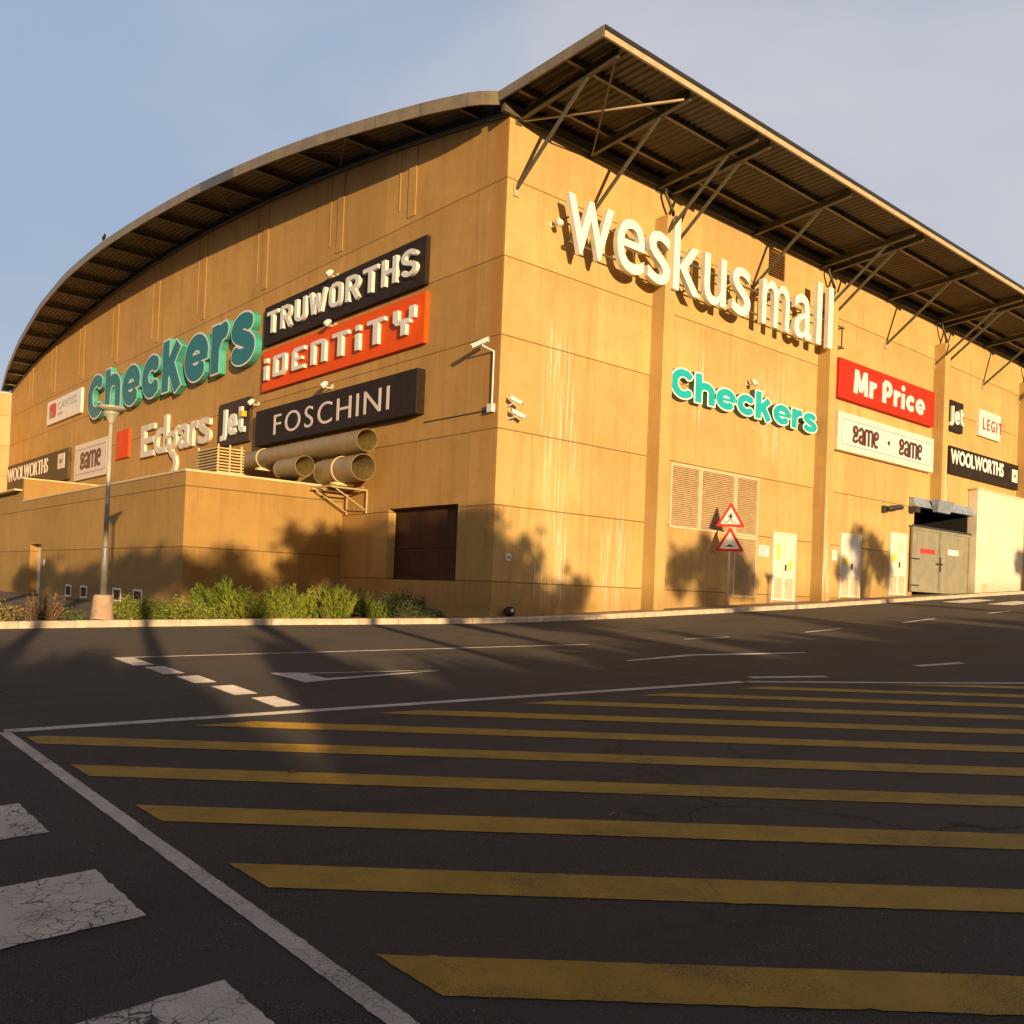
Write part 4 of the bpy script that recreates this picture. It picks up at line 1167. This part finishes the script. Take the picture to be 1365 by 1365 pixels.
JE = {'J': (HV, 'jJ', [(.105, [(.30, 1.05), (.30, .1), (.22, -.06), (.0, -.08)], 0)], (.42, 1.05), -.2), 'e': (HV, 'je', [(.105, [(.14, .38), (.52, .40), (.50, .58), (.40, .70), (.26, .70), (.14, .58), (.11, .38), (.14, .18), (.26, .08), (.40, .08), (.54, .16)], 0)], (.62, .8)),
      't': (HV, 'jt', [(.105, [(.14, 1.0), (.14, .2), (.24, .1), (.44, .1)], 0), (.08, [(.0, .68), (.42, .68)], 0)], (.46, 1.0))}
def jet(parent, side, u0, u1, z0, cap, wf, m, sq):
    gp = .13; wds = [.42, .62, .46]; sx = (u1 - u0) / (sum(wds) + 2 * gp); u = u0
    for c, wd in zip('Jet', wds):
        place_letter(parent, side, JE[c], u, z0, sx, cap, .0, wf - .01, wf + .09, m); u += (wd + gp) * sx
J2 = sign('panel_sign', 'R', 26.6, 8.7, 'narrow dark panel sign with short white word, left of the white panel')
panel(J2, 'R', 26.0, 27.3, 8.66, 10.02, .15, M['black']); jet(J2, 'R', 25.86, 27.2, 8.98, .72, .15, [M['white'], M['whitebody']], 0)
LG = sign('panel_sign', 'R', 30.2, 8.9, 'small white panel sign with red capitals on the front wall')
panel(LG, 'R', 29.05, 31.45, 8.86, 10.1, .15, M['signwhite']); line(LG, 'R', 'LEGIT', 29.42, 31.6, 9.21, .53, .012, .151, .17, [M['redtext']], gap=.30)
W2 = sign('panel_sign', 'R', 29.9, 6.8, 'black panel sign with bold white capitals, above the cream outbuilding')
panel(W2, 'R', 26.05, 33.75, 6.75, 7.98, .16, M['black']); line(W2, 'R', 'WOOLWORTHS', 26.12, 31.9, 7.23, .60, .030, .161, .18, [M['white']], gap=.08)
panel(W2, 'R', 32.95, 33.6, 7.10, 7.72, .18, M['white'], 'logo_square', .1605, 0); line(W2, 'R', 'W', 33.1, 33.45, 7.3, .22, .0, .1805, .19, [M['black']])

# --- gable wall signs (u = -y)
T1 = sign('panel_sign', 'L', -8.5, 9.46, 'black panel sign with raised white angular capitals, highest on the gable wall')
panel(T1, 'L', -13.70, -3.36, 9.47, 10.90, .15, M['black']); line(T1, 'L', 'TRUWORTHS', -13.25, -3.62, 9.80, .82, .0, .151, .27, [M['whitebody'], M['whitebody']], glyphs=AN, gap=.10)
I1 = sign('panel_sign', 'L', -8.5, 7.76, 'bright orange panel sign with raised white capitals on the gable wall')
panel(I1, 'L', -13.75, -3.32, 7.76, 9.26, .13, M['orange']); line(I1, 'L', 'iDEnTiTY', -13.40, -3.68, 8.12, .80, .0, .131, .25, [M['whitebody'], M['whitebody']], glyphs=ID, gap=.20)
F1 = sign('panel_sign', 'L', -8.5, 5.7, 'thick black box sign with thin white capitals above the ducts')
panel(F1, 'L', -13.75, -3.34, 5.70, 7.01, .30, M['black'], bevel=.015); line(F1, 'L', 'FOSCHINI', -12.25, -4.75, 5.98, .74, -.006, .301, .312, [M['signpink']], gap=.19)
J1 = sign('panel_sign', 'L', -16.1, 6.0, 'speckled dark square panel with a short raised white word and a yellow block')
panel(J1, 'L', -17.55, -14.68, 6.04, 7.76, .12, M['graphite']); jet(J1, 'L', -17.15, -14.95, 6.42, 1.0, .12, [M['white'], M['whitebody']], 0)
panel(J1, 'L', -15.15, -14.88, 6.98, 7.2, .34, M['yellow'], 'yellow_block', .15)
E1 = sign('letter_sign', 'L', -22.4, 6.4, 'weathered cream raised letters with a long-tailed g, right of the red square')
EG = {'g': (HV, 'eg', [('ring', .30, .33, .22, .075), (.05, [(.42, .5), (.54, .68), (.68, .72)], 0), (.085, [(.22, .06), (.34, -.10), (.50, -.24), (.56, -.44), (.50, -.66), (.34, -.80), (.16, -.84), (.06, -.74)], 0)], (.64, .75), -.95)}
eu = [('E', -26.45, -24.72), ('d', -24.75, -23.12), ('g', -23.25, -21.75), ('a', -21.72, -20.5), ('r', -20.42, -19.6), ('s', -19.55, -18.3)]
for ch, a, b in eu:
    if ch == 'g': place_letter(E1, 'L', EG['g'], a, 6.38, (b - a) / .68, 1.38, .0, .02, .16, [M['worn_white']]); continue
    sg = raw_glyph(ch); wd = sg[..., 0].max() - sg[..., 0].min(); xm = sg[..., 1].max(); lv = .045
    place_letter(E1, 'L', ('font', ch), a + lv, 6.36 + lv, (b - a - 2 * lv) / wd, ((1.52 if ch == 'E' else 1.72 if ch == 'd' else 1.08) - 2 * lv) / xm, lv, .02, .16, [M['worn_white']])
RS = sign('panel_sign', 'L', -29.3, 6.6, 'plain red-orange square panel beside the lamp post')
panel(RS, 'L', -30.25, -28.35, 6.6, 8.02, .10, M['redsq'])
G1 = sign('panel_sign', 'L', -34.3, 5.96, 'pinkish white panel sign with one brown word, behind the lamp post')
panel(G1, 'L', -37.2, -31.4, 5.96, 7.95, .14, M['rim']); panel(G1, 'L', -37.02, -31.58, 6.14, 7.77, .147, M['signpink'], 'face', .1415, 0)
frame_line(G1, 'L', -36.9, -31.7, 6.25, 7.66, .05, .04, .1475, .155, M['greytext'])
game_word(G1, 'L', -36.05, -32.45, 6.5, 7.45, .16)
W1 = sign('panel_sign', 'L', -45.5, 6.2, 'faded brown panel sign with pale capitals, lowest at the far left of the gable')
panel(W1, 'L', -52.75, -38.3, 6.15, 7.98, .20, M['brownblack']); line(W1, 'L', 'WOOLWORTHS', -52.55, -42.5, 6.86, .88, .012, .201, .23, [M['signpink']], gap=.08)
panel(W1, 'L', -40.3, -38.95, 6.85, 7.74, .225, M['signpink'], 'logo_square', .2005, 0); line(W1, 'L', 'W', -39.95, -39.3, 7.15, .28, .0, .2255, .24, [M['brownblack']])
K1 = sign('panel_sign', 'L', -40., 9.8, 'white panel sign with a red and grey emblem at the far left')
panel(K1, 'L', -43.45, -36.5, 9.79, 11.2, .14, M['signwhite']); line(K1, 'L', 'CAPITEC', -41.0, -37.3, 10.5, .40, .0, .1405, .155, [M['greytext']], gap=.12)
line(K1, 'L', 'BANK', -41.0, -40.0, 10.15, .16, .01, .1405, .155, [M['greytext']], gap=.08)
mb = MB(); extrude(mb, [rrect(-42.95, -41.45, 10.12, 11.0, .3)], mapper('L'), .1405, .15); mb.build('emblem', M['redtext'], K1)
mb = MB(); extrude(mb, [[(-42.93, 10.3), (-42.6, 10.14), (-42.15, 10.16), (-42.25, 10.45), (-42.9, 10.62)]], mapper('L'), .1505, .156); mb.build('emblem', M['greytext'], K1)
C2 = sign('letter_sign', 'L', -23.8, 9.1, 'large dark teal letter sign with pale outlines on the shaded gable wall')
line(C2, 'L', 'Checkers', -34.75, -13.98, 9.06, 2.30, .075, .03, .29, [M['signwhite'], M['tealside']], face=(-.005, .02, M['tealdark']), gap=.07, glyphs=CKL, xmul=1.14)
COL.objects.unlink(FO); bpy.data.objects.remove(FO); 

# --- little flood lamps above the signs
def spot(side, u, z, label):
    fn = mapper(side)
    t = thing('sign_spotlight', fn(u, z, 0), label, 'spotlight', 'small spotlights on the walls')
    mb = MB(); mb.tube([fn(u, z - .06, .0), fn(u, z - .06, .22)], .02, 8); mb.tube([fn(u, z, .0), fn(u, z, .03)], .07, 10); mb.build('arm', M['camwhite'], t)
    mb = MB(); mb.tube([fn(u, z + .10, .18), fn(u, z + .06, .26), fn(u, z - .04, .36), fn(u, z - .07, .40)], [.05, .09, .10, .085], 12); mb.build('lamp_head', M['camwhite'], t, smooth=True)
spot('L', -8.65, 10.98, 'small white spotlight above the black sign, highest of the gable spotlights')
spot('L', -8.65, 9.33, 'small white spotlight on the upper edge of the orange sign')
spot('L', -8.7, 7.28, 'small white spotlight between the orange sign and the black box sign')
spot('L', -14.2, 7.42, 'small white spotlight between the dark square panel and the black box sign')
spot('R', 10.85, 8.05, 'small white spotlight above the teal letters on the lit front wall')
spot('R', 1.62, 10.75, 'small white spotlight at the left end of the big white letters')

# --- cctv
def cctv(name, base, tip_dir, arm, label, L=.42, r=.075):
    t = thing(name, base, label, 'security camera', 'security cameras at the corner')
    d = Vector(tip_dir).normalized(); c = Vector(base) + Vector(arm)
    mb = MB(); mb.tube([base, Vector(base) + Vector(arm) * .8, c], .022, 8); mb.build('arm', M['camwhite'], t)
    mb = MB(); mb.beam(c - d * L * .4 + Vector((0, 0, .07)), c + d * L * .6 + Vector((0, 0, .07)), r * 1.7, r * 1.5); mb.beam(c - d * L * .45 + Vector((0, 0, .07 + r * .8)), c + d * L * .72 + Vector((0, 0, .07 + r * .8)), r * 2.0, .018)
    mb.build('housing', M['camwhite'], t, bevel=.008)
    mb = MB(); e = c + d * L * .605 + Vector((0, 0, .07)); mb.tube([e, e + d * .02], r * .55, 12); mb.build('lens', M['ink'], t)
    return t
cctv('security_camera', (-.01, .25, 7.0), (-.45, .9, -.35), (-.32, .12, .12), 'white security camera on a pipe on the gable wall near the corner', .48, .068)
cctv('security_camera', (.22, -.01, 5.52), (.75, -.55, -.45), (.06, -.32, .10), 'upper white security camera of the pair on the front wall at the corner', .34, .062)
cctv('security_camera', (.30, -.01, 5.22), (.9, -.35, -.38), (.08, -.30, .06), 'lower white security camera of the pair on the front wall at the corner', .40, .062)
t = thing('conduit_pipe', (-.03, .22, 5.5), 'thin white conduit dropping from the gable camera to a box at the corner', 'conduit')
mb = MB(); mb.tube([(-.04, .22, 5.6), (-.04, .22, 7.0)], .022, 8); mb.build('pipe', M['camwhite'], t)
mb = MB(); mb.box(-.12, -.002, .12, .34, 5.38, 5.6); mb.build('junction_box', M['camwhite'], t, bevel=.01)
mb = MB(); mb.tube([(-.02, .36, 5.46), (-.02, 3.3, 5.47)], .014, 6); mb.build('cable', M['darkmetal'], t)
t = thing('meter_box', (.53, 0, 1.5), 'tiny white notice box low on the front wall by the corner', 'box')
mb = MB(); mb.box(.44, .62, -.035, -.001, 1.50, 1.70); mb.build('box', M['camwhite'], t, bevel=.006)
mb = MB(); mb.box(.49, .57, -.04, -.0352, 1.56, 1.63); mb.build('label_plate', M['greytext'], t)
t = thing('floodlight', (.5, -.2, .02), 'round black floodlight on the pavement at the building corner', 'floodlight')
mb = MB(); mb.tube([(.50, -.06, .17), (.50, -.14, .17), (.50, -.26, .17)], [.09, .13, .135], 18); mb.build('lamp_body', M['ink'], t, smooth=True)
mb = MB(); mb.box(.38, .62, -.21, -.17, -.02, .05); mb.box(.365, .385, -.21, -.17, .0, .2); mb.box(.615, .635, -.21, -.17, .0, .2); mb.build('stand', M['darkmetal'], t)
mb = MB(); mb.tube([(.53, -.262, .2), (.53, -.27, .2)], .05, 12); mb.build('lens', M['camwhite'], t)
for u0, u1, z0, z1, lb in ((11.9, 12.5, 2.26, 2.64, 'white notice board left of the first white utility door'), (16.7, 17.03, 2.36, 2.76, 'small pale notice left of the middle utility door')):
    t = thing('wall_notice', ((u0 + u1) / 2, 0, z0), lb, 'notice')
    mb = MB(); mb.box(u0, u1, -.025, -.001, z0, z1); mb.build('board', M['white'], t)
    mb = MB()
    for i in range(4): mb.box(u0 + .06, u1 - .06 - .05 * (i % 2), -.0275, -.0252, z1 - .08 - i * .075, z1 - .055 - i * .075)
    mb.build('print', M['greytext'], t)
t = thing('bulkhead_lamp', (20.5, -.05, 4.6), 'black tubular wall lamp above the utility doors', 'wall lamp')
mb = MB(); mb.box(20.35, 20.6, -.16, -.002, 4.5, 4.78); mb.build('mount', M['darkmetal'], t, bevel=.02)
mb = MB(); mb.tube([(20.5, -.22, 4.64), (20.7, -.25, 4.70), (21.2, -.3, 4.76), (21.45, -.32, 4.78)], [.08, .11, .11, .09], 14); mb.build('lamp_head', M['darkmetal'], t, smooth=True)

# ------------------------------------------------------------------ lamp post
def lamp_post(lx, ly, label):
    lz = gz(lx, ly) + .06
    t = thing('lamp_post', (lx, ly, lz), label, 'lamp post', 'lamp posts')
    mb = MB(); mb.lathe((lx, ly, lz - .1), [(.235, 0), (.232, .1), (.20, .5), (.19, .6), (.165, .63)], 28); mb.build('plinth', M['plinth'], t, smooth=False)
    mb = MB(); mb.lathe((lx, ly, lz + .5), [(.075, 0), (.07, 1.0), (.058, 1.05)], 16); mb.build('sleeve', M['polegrey'], t, smooth=True)
    mb = MB(); mb.lathe((lx, ly, lz + 1.5), [(.052, 0), (.04, 2.62)], 14); mb.build('pole', M['pole'], t, smooth=True)
    mb = MB(); hz = lz + 4.1
    mb.lathe((lx, ly, hz), [(.045, 0), (.065, .05), (.10, .13), (.155, .22), (.165, .25)], 28); mb.build('lamp_cone', M['pole'], t, smooth=True)
    mb = MB(); mb.lathe((lx, ly, hz + .252), [(.17, 0), (.25, .05), (.29, .09), (.285, .105), (.18, .125), (.0, .135)], 32); mb.build('lamp_shade', M['pole'], t, smooth=True)
lamp_post(-9.15, 1.62, 'slim lamp post with a dish head on a round concrete plinth by the kerb')
Pl = Vector((12.58, 0, 3.9)) - sdir * 24.
lamp_post(Pl.x, Pl.y, 'lamp post right of the viewer, casting a thin shadow by the white doors')

# ------------------------------------------------------------------ traffic sign
sx_, sy_ = 9.3, -.68; sz = gz(sx_, sy_) + KH
t = thing('traffic_sign', (sx_, sy_, sz), 'two red-rimmed warning triangles on one pole by the kerb', 'traffic sign')
mb = MB(); mb.tube([(sx_, sy_, sz - .05), (sx_, sy_, sz + 3.2)], .036, 12); mb.build('pole', M['white'], t, smooth=True)
nrm = Vector((CAM.x - sx_, CAM.y - sy_, 0)); nrm = Vector((nrm.x * .9, nrm.y, 0)).normalized(); tx = Vector((-nrm.y, nrm.x, 0))
def tri_fn(zb):
    return lambda u, v, w_: tuple(Vector((sx_, sy_, zb)) + tx * u + Vector((0, 0, v)) + nrm * (w_ + .045))
def tri(h, r, dy=0):
    sd = h / .866; pts = [(-sd / 2, 0), (sd / 2, 0), (0, h)]; out = []
    for i in range(3):
        p = Vector(pts[i]); a = (Vector(pts[i - 1]) - p).normalized(); b = (Vector(pts[(i + 1) % 3]) - p).normalized()
        s0, s1 = p + a * r * 1.73, p + b * r * 1.73
        for q in range(5):
            tt = q / 4; out.append(tuple((s0 * (1 - tt) ** 2 + p * 2 * tt * (1 - tt) + s1 * tt ** 2) + Vector((0, dy))))
    return out
for idx, zb in enumerate((sz + 2.56, sz + 1.77)):
    fn = tri_fn(zb)
    mb = MB(); extrude(mb, [tri(.80, .045)], fn, 0, .012); pl_ = mb.build('triangle_plate', M['trired'], t)
    mb = MB(); extrude(mb, [tri(.55, .02, .085)], fn, .0125, .015); mb.build('white_field', M['triwhite'], pl_)
    mb = MB()
    if idx == 0:
        def q4(*p): extrude(mb, [list(p)], fn, .0155, .0175)
        q4(*[(.01 + .028 * cos(a * pi / 6), .415 + .028 * sin(a * pi / 6)) for a in range(12)])
        q4((-.045, .375), (-.03, .28), (.03, .27), (.045, .37), (.02, .39), (-.02, .39))          # trunk
        q4((-.03, .28), (.0, .28), (-.035, .20), (-.085, .145), (-.10, .16), (-.055, .215))       # legs
        q4((.0, .275), (.03, .27), (.06, .21), (.055, .15), (.03, .15), (.035, .20))
        q4((-.045, .372), (-.10, .31), (-.09, .295), (-.038, .335)); q4((.043, .368), (.09, .30), (.078, .29), (.04, .33))
        for u in (-.19, -.12, .10, .17): q4((u - .025 + (u > 0) * .03, .115), (u + .012 + (u > 0) * .03, .115), (u * .8 + .012, .165), (u * .8 - .012, .165))
    else:
        extrude(mb, [[(-.17, .15), (.17, .15), (.15, .165), (.10, .172)] + [(.09 * cos(a * pi / 10), .172 + .05 * sin(a * pi / 10)) for a in range(1, 10)] + [(-.10, .172), (-.15, .165)]], fn, .0155, .0175)
    mb.build('pictogram', M['ink'], pl_)

# ------------------------------------------------------------------ plants
def leaf_quad(mb, p, d, L, wd):
    d = d.normalized(); s = d.cross(Vector((random.gauss(0, 1), random.gauss(0, 1), random.gauss(0, 1))))
    if s.length < 1e-3: return
    s.normalize()
    n = len(mb.v); a = p - s * wd * .35; b = p + s * wd * .35; c = p + d * L * .55 + s * wd * .5; e = p + d * L * .55 - s * wd * .5; f = p + d * L
    mb.v += [tuple(a), tuple(b), tuple(c), tuple(f), tuple(e)]; mb.f.append((n, n + 1, n + 2, n + 3, n + 4)); mb.m.append(0)
def shrub(x, y, wd, h, kind, label, m, nst=60, nl=42, ll=.055, lw=.013, lean=.45):
    z = gz(x, .4) + .06
    t = thing('shrub', (x, y, z), label, 'shrub', 'shrubs along the kerb')
    st = MB(); lf = MB()
    nst = int(nst * 1.1); ll *= 1.3 if kind == 'needle' else 1.1; lw *= 1.15
    for i in range(nst):
        a = random.uniform(0, 2 * pi); rr = sqrt(random.random()); bx, by = x + rr * wd * .36 * cos(a), y + rr * wd * .30 * sin(a)
        hh = h * (random.uniform(.45, 1.10) if kind == 'needle' else random.uniform(.5, 1.1)) * (1 - .40 * rr ** 2)
        dx, dy = cos(a) * rr * lean * h * .7 + random.gauss(0, .05), sin(a) * rr * lean * h * .5 + random.gauss(0, .05)
        pts = []
        for q in range(5):
            tt = q / 4; pts.append(Vector((bx + dx * tt ** 1.5, by + dy * tt ** 1.5, z - .05 + hh * tt)))
        st.tube(pts, [.008, .007, .006, .004, .002], 4, cap=False)
        for j in range(nl):
            tt = random.uniform(.12, 1.0) ** .8; q = min(3, int(tt * 4)); f = tt * 4 - q
            p = pts[q].lerp(pts[q + 1], f); dr = (pts[q + 1] - pts[q]).normalized()
            if kind == 'needle':
                d = dr * random.uniform(.6, 1.4) + Vector((random.gauss(0, 1), random.gauss(0, 1), random.gauss(0, .5))) * .42
            else:
                d = Vector((random.gauss(0, 1), random.gauss(0, 1), random.gauss(.2, .7)))
                p = p + Vector((random.gauss(0, .05), random.gauss(0, .05), random.gauss(0, .04)))
            leaf_quad(lf, p, d, ll * random.uniform(.6, 1.4), lw * random.uniform(.7, 1.4))
    st.build('stems', M['bark'], t); lf.build('foliage', m, t)
def at_kerb(px_frac): return px_frac
SH = [  # x, y, width, height
 (-12.1, 1.5, 1.2, .62, 'leaf', 'dry brown shrub at the far left of the planting bed', 'leafdry', 55, 34, .06, .030),
 (-11.2, 1.35, .9, .55, 'leaf', 'second dry brown shrub, between the far left one and the orange twiggy one', 'leafdry', 45, 34, .055, .028),
 (-10.35, 1.4, .62, .66, 'needle', 'orange dried-out twiggy shrub left of the lamp post', 'leaftwig', 50, 30, .05, .010),
 (-9.72, 1.7, .4, .32, 'leaf', 'tiny dark shrub just left of the concrete plinth', 'leafgrey', 22, 26, .05, .025),
 (-8.55, 1.45, .85, .62, 'leaf', 'small yellow-green shrub just right of the lamp plinth', 'leafyellow', 55, 36, .05, .024),
 (-7.95, 1.75, .6, .5, 'leaf', 'small dark green shrub behind the yellow-green one by the plinth', 'leafgreen', 36, 30, .05, .022),
 (-7.45, 1.5, .85, .60, 'leaf', 'second yellow-green shrub, left of the tallest green shrub', 'leafyellow', 55, 36, .05, .022),
 (-6.45, 1.85, 1.35, .95, 'needle', 'tallest rosemary-like green shrub in the bed', 'leafgreen', 110, 60, .085, .014),
 (-6.15, 1.15, 1.1, .62, 'needle', 'bright low green shrub in front of the tallest one', 'leafyellow', 80, 56, .08, .014),
 (-5.1, 1.3, 1.2, .80, 'needle', 'upright spiky green shrub right of the tallest one', 'leafyellow', 110, 58, .085, .014),
 (-4.05, 1.15, 1.35, .84, 'needle', 'broad spiky green shrub in front of the annex wall end', 'leafyellow', 120, 58, .085, .014),
 (-3.35, 1.5, 1.2, .86, 'needle', 'dark green shrub between the spiky one and the round grey-green one', 'leafgreen', 100, 56, .08, .014),
 (-2.15, .95, 1.45, .74, 'leaf', 'rounded grey-green shrub nearest the building corner', 'leafgrey', 150, 44, .05, .020),
 (-1.5, .62, .8, .34, 'leaf', 'low grey-green shrub edge trailing onto the kerb by the corner', 'leafgrey', 50, 34, .045, .018),
 (-7.1, 1.05, .8, .42, 'leaf', 'low yellow-green shrub in front of the gap left of the tallest shrub', 'leafyellow', 46, 36, .05, .020),
 (-5.6, 1.0, .8, .50, 'needle', 'low spiky shrub between the bright low one and the upright spiky one', 'leafyellow', 60, 50, .075, .013),
 (-2.95, .95, .8, .50, 'needle', 'low spiky shrub left of the rounded grey-green shrub', 'leafgreen', 60, 50, .075, .013),
 (-13.1, 1.6, 1.1, .5, 'leaf', 'pale dry shrub cut off by the left edge of the picture', 'leafdry', 46, 34, .055, .028),
]
for s_ in SH:
    x, y, wd, h, kd, lb, m_, a_, b_, l_, w_ = s_
    shrub(x, y, wd, h, kd, lb, M[m_], a_, b_, l_, w_)
# leaf litter on the road
for x, y, s_, lb in ((-12.35, -12.95, .045, 'curled brown leaf on the hatching, left of centre'), (-11.35, -14.9, .03, 'tiny pale leaf scrap on the asphalt between yellow stripes'), (-10.95, -17.15, .025, 'small pale pebble-like scrap near the bottom of the hatching')):
    mb = MB(); z = gz(x, y) + .008
    n = 10
    for i in range(n - 1):
        pass
    pts = [(cos(q * 2 * pi / n), sin(q * 2 * pi / n)) for q in range(n)]
    top = [(x + s_ * p[0], y + s_ * .45 * p[1], z + s_ * .25 * abs(p[1]) + s_ * .12 * p[0] + s_ * .1) for p in pts]
    c0 = (x, y, z + s_ * .1)
    mb.mesh(top + [c0], [(i, (i + 1) % n, n) for i in range(n)])
    o = mb.build('fallen_leaf', M['leafbin'] if s_ > .04 else M['leafdry'], loc=(x, y, z)); tag(o, lb, 'leaf')

# bird on the roof ridge line
by_ = 26.0; bx_ = -ov(by_) + .02; bz_ = arc(by_) + .03
t = thing('bird', (bx_, by_, bz_), 'tiny dark bird perched on the curved roof edge', 'bird')
mb = MB(); mb.tube([(bx_ + .02, by_ + .22, bz_ + .10), (bx_, by_ + .12, bz_ + .12), (bx_, by_ + .02, bz_ + .16), (bx_, by_ - .08, bz_ + .20), (bx_, by_ - .13, bz_ + .25), (bx_, by_ - .17, bz_ + .27), (bx_, by_ - .23, bz_ + .265)], [.015, .035, .07, .065, .045, .045, .008], 10)
mb.tube([(bx_ - .02, by_, bz_), (bx_ - .02, by_, bz_ + .12)], .008, 6); mb.tube([(bx_ + .03, by_, bz_), (bx_ + .03, by_, bz_ + .12)], .008, 6)
mb.build('body', M['ink'], t, smooth=True)

# ------------------------------------------------------------------ trees and an added leafy blocker behind the camera (they shade the foreground)
def sunback(P, L):
    return Vector(P) - sdir * L
CRW = [  # shadow centre on the wall, radius, distance back along the light
 [((1.9, 0, .1), .8), ((.9, 0, -.1), .8), ((1.0, 0, 1.35), 1.15), ((2.9, 0, .55), .85), ((-.5, 0, 1.9), 1.0), ((.4, 0, .6), 1.0)],
 [((8.9, 0, 2.0), 1.0), ((10.3, 0, 1.8), 1.15), ((7.6, 0, 1.5), .9), ((9.4, 0, .9), 1.0), ((11.2, 0, 1.3), .7)],
 [((17.5, 0, 2.0), .5), ((18.6, 0, 3.1), .8), ((19.8, 0, 3.0), .85), ((20.6, 0, 2.2), .8), ((18.9, 0, 1.9), .6)],
 [((33.6, -.4, 3.2), .8), ((34.3, -.4, 2.4), .9)],
 [((0, 1.5, 1.9), .95), ((0, 3.6, 1.6), 1.1), ((0, 6.2, 1.6), 1.25), ((0, 1.2, .6), 1.1), ((0, 3.2, .4), 1.0), ((0, 5.2, .4), 1.1), ((0, 7.0, .5), 1.1)],
 [((-1.2, 7.7, 1.5), 1.15), ((-.4, 7.7, 1.9), .9), ((-1.6, 7.7, .6), .8)],
 [((-3.8, 7.7, .9), .85), ((-4.7, 7.7, .6), .8), ((-3.0, 7.7, .5), .75)],
 [(( -5.165, 9.0, .8), .75), ((-5.165, 11.2, .85), .85), ((-5.165, 13.0, .7), .8)],
 [((-5.165, 16.0, .4), .85), ((-5.165, 18.5, .3), .7)],
 [((-5.165, 22.2, .6), .9), ((-5.165, 26.0, .3), .6)],
]
LBL = ['bushy tree behind the viewer that shades the building corner', 'bushy tree behind the viewer that shades the louvred panels', 'bushy tree behind the viewer that shades the utility doors',
       'bushy tree behind the viewer that shades the cream outbuilding', 'bushy tree behind the viewer that shades the shuttered recess', 'bushy tree behind the viewer that shades the annex side wall near the gable',
       'bushy tree behind the viewer that shades the annex corner', 'bushy tree behind the viewer that shades the annex vents', 'bushy tree behind the viewer that shades the wall left of the lamp post', 'bushy tree behind the viewer that shades the annex door']
for ci, blobs in enumerate(CRW):
    L = 35 + (ci * 3.7) % 6
    cs = []
    for P, r in blobs: cs.append((sunback(P, L), r))
    mx = sum((c for c, r in cs), Vector()) / len(cs)
    gzz = gz(mx.x, mx.y)
    t = thing('tree', (mx.x, mx.y, gzz), LBL[ci], 'tree', 'trees behind the viewer')
    mb = MB(); mb.tube([(mx.x, mx.y, gzz - .1), (mx.x + .05, mx.y, gzz + 1.5), (mx.x - .04, mx.y, gzz + 3), (mx.x, mx.y, mx.z - .3)], [.2, .16, .13, .08], 8)
    for c, r in cs: mb.tube([(mx.x - .04, mx.y, gzz + 3.2), (mx + c) / 2, c], [.09, .06, .03], 6)
    mb.build('trunk', M['bark'], t)
    lf = MB()
    for c, r in cs:
        ncl = int(50 * r * r) + 14
        for q in range(ncl):
            d = Vector((random.gauss(0, 1), random.gauss(0, 1), random.gauss(0, 1))).normalized(); rad = r * random.random() ** .45 * random.uniform(.7, 1.12)
            cc = c + d * rad; sr = random.uniform(.12, .26)
            for j in range(26):
                e = Vector((random.gauss(0, 1), random.gauss(0, 1), random.gauss(0, 1)))
                leaf_quad(lf, cc + e * sr * .6, Vector((random.gauss(0, 1), random.gauss(0, 1), random.gauss(0, 1))), .16 * random.uniform(.7, 1.3), .075)
    lf.build('crown', M['leafdark'], t)
# leafy blocker added out of view to shade the road, gapped for streaks
HY = -31.
gaps = [(-17.95, .42), (-19.4, .12), (-20.6, .22), (-21.7, .15)]
t = thing('leafy_blocker', (-8, HY, gz(-8, HY)), 'long dark green leafy blocker added behind the viewer to shade the road', 'leafy_blocker')
lf = MB(); x = -48.
hr = random.Random(3)
HN = [(hr.uniform(-48, 17), hr.uniform(.10, .55), hr.uniform(-.22, .30)) for _ in range(190)]
def blocker_top(x):
    base = 2.15 + .10 * sin(x * 1.7) + .12 * sin(x * .63 + 1) + .07 * sin(x * 4.1)
    base += .028 * max(0, x + 18) + .25 * max(0, min(1, (x + 17) / 2))
    base += .45 * max(0, min(1, (-18.5 - x) / .5)) + .02 * max(0, -18 - x)
    base += .45 * math.exp(-((x + 16.9) / .45) ** 2)
    for g_, w_ in gaps:
        base -= .95 * math.exp(-((x - g_) / w_) ** 2)
    for c_, w_, a_ in HN:
        if abs(x - c_) < 3 * w_: base += a_ * math.exp(-((x - c_) / w_) ** 2)
    return base
core = MB()
q = [-48 + .1 * i for i in range(651)]
for a, b in zip(q, q[1:]):
    core.box(a, b - .001, HY - .45, HY + .45, gz(a, HY) - .1, blocker_top(a) - .12)
core.build('core', M['leafdark'], t)
while x < 17:
    zt = blocker_top(x)
    for j in range(60):
        p = Vector((x + random.uniform(0, .25), HY + random.uniform(-.55, .55), random.uniform(gz(x, HY), zt) if j < 26 else zt - .12 + random.gauss(0, .10)))
        leaf_quad(lf, p, Vector((random.gauss(0, 1), random.gauss(0, 1), random.gauss(.3, 1))), .14, .07)
    x += .25
lf.build('foliage', M['leafdark'], t)
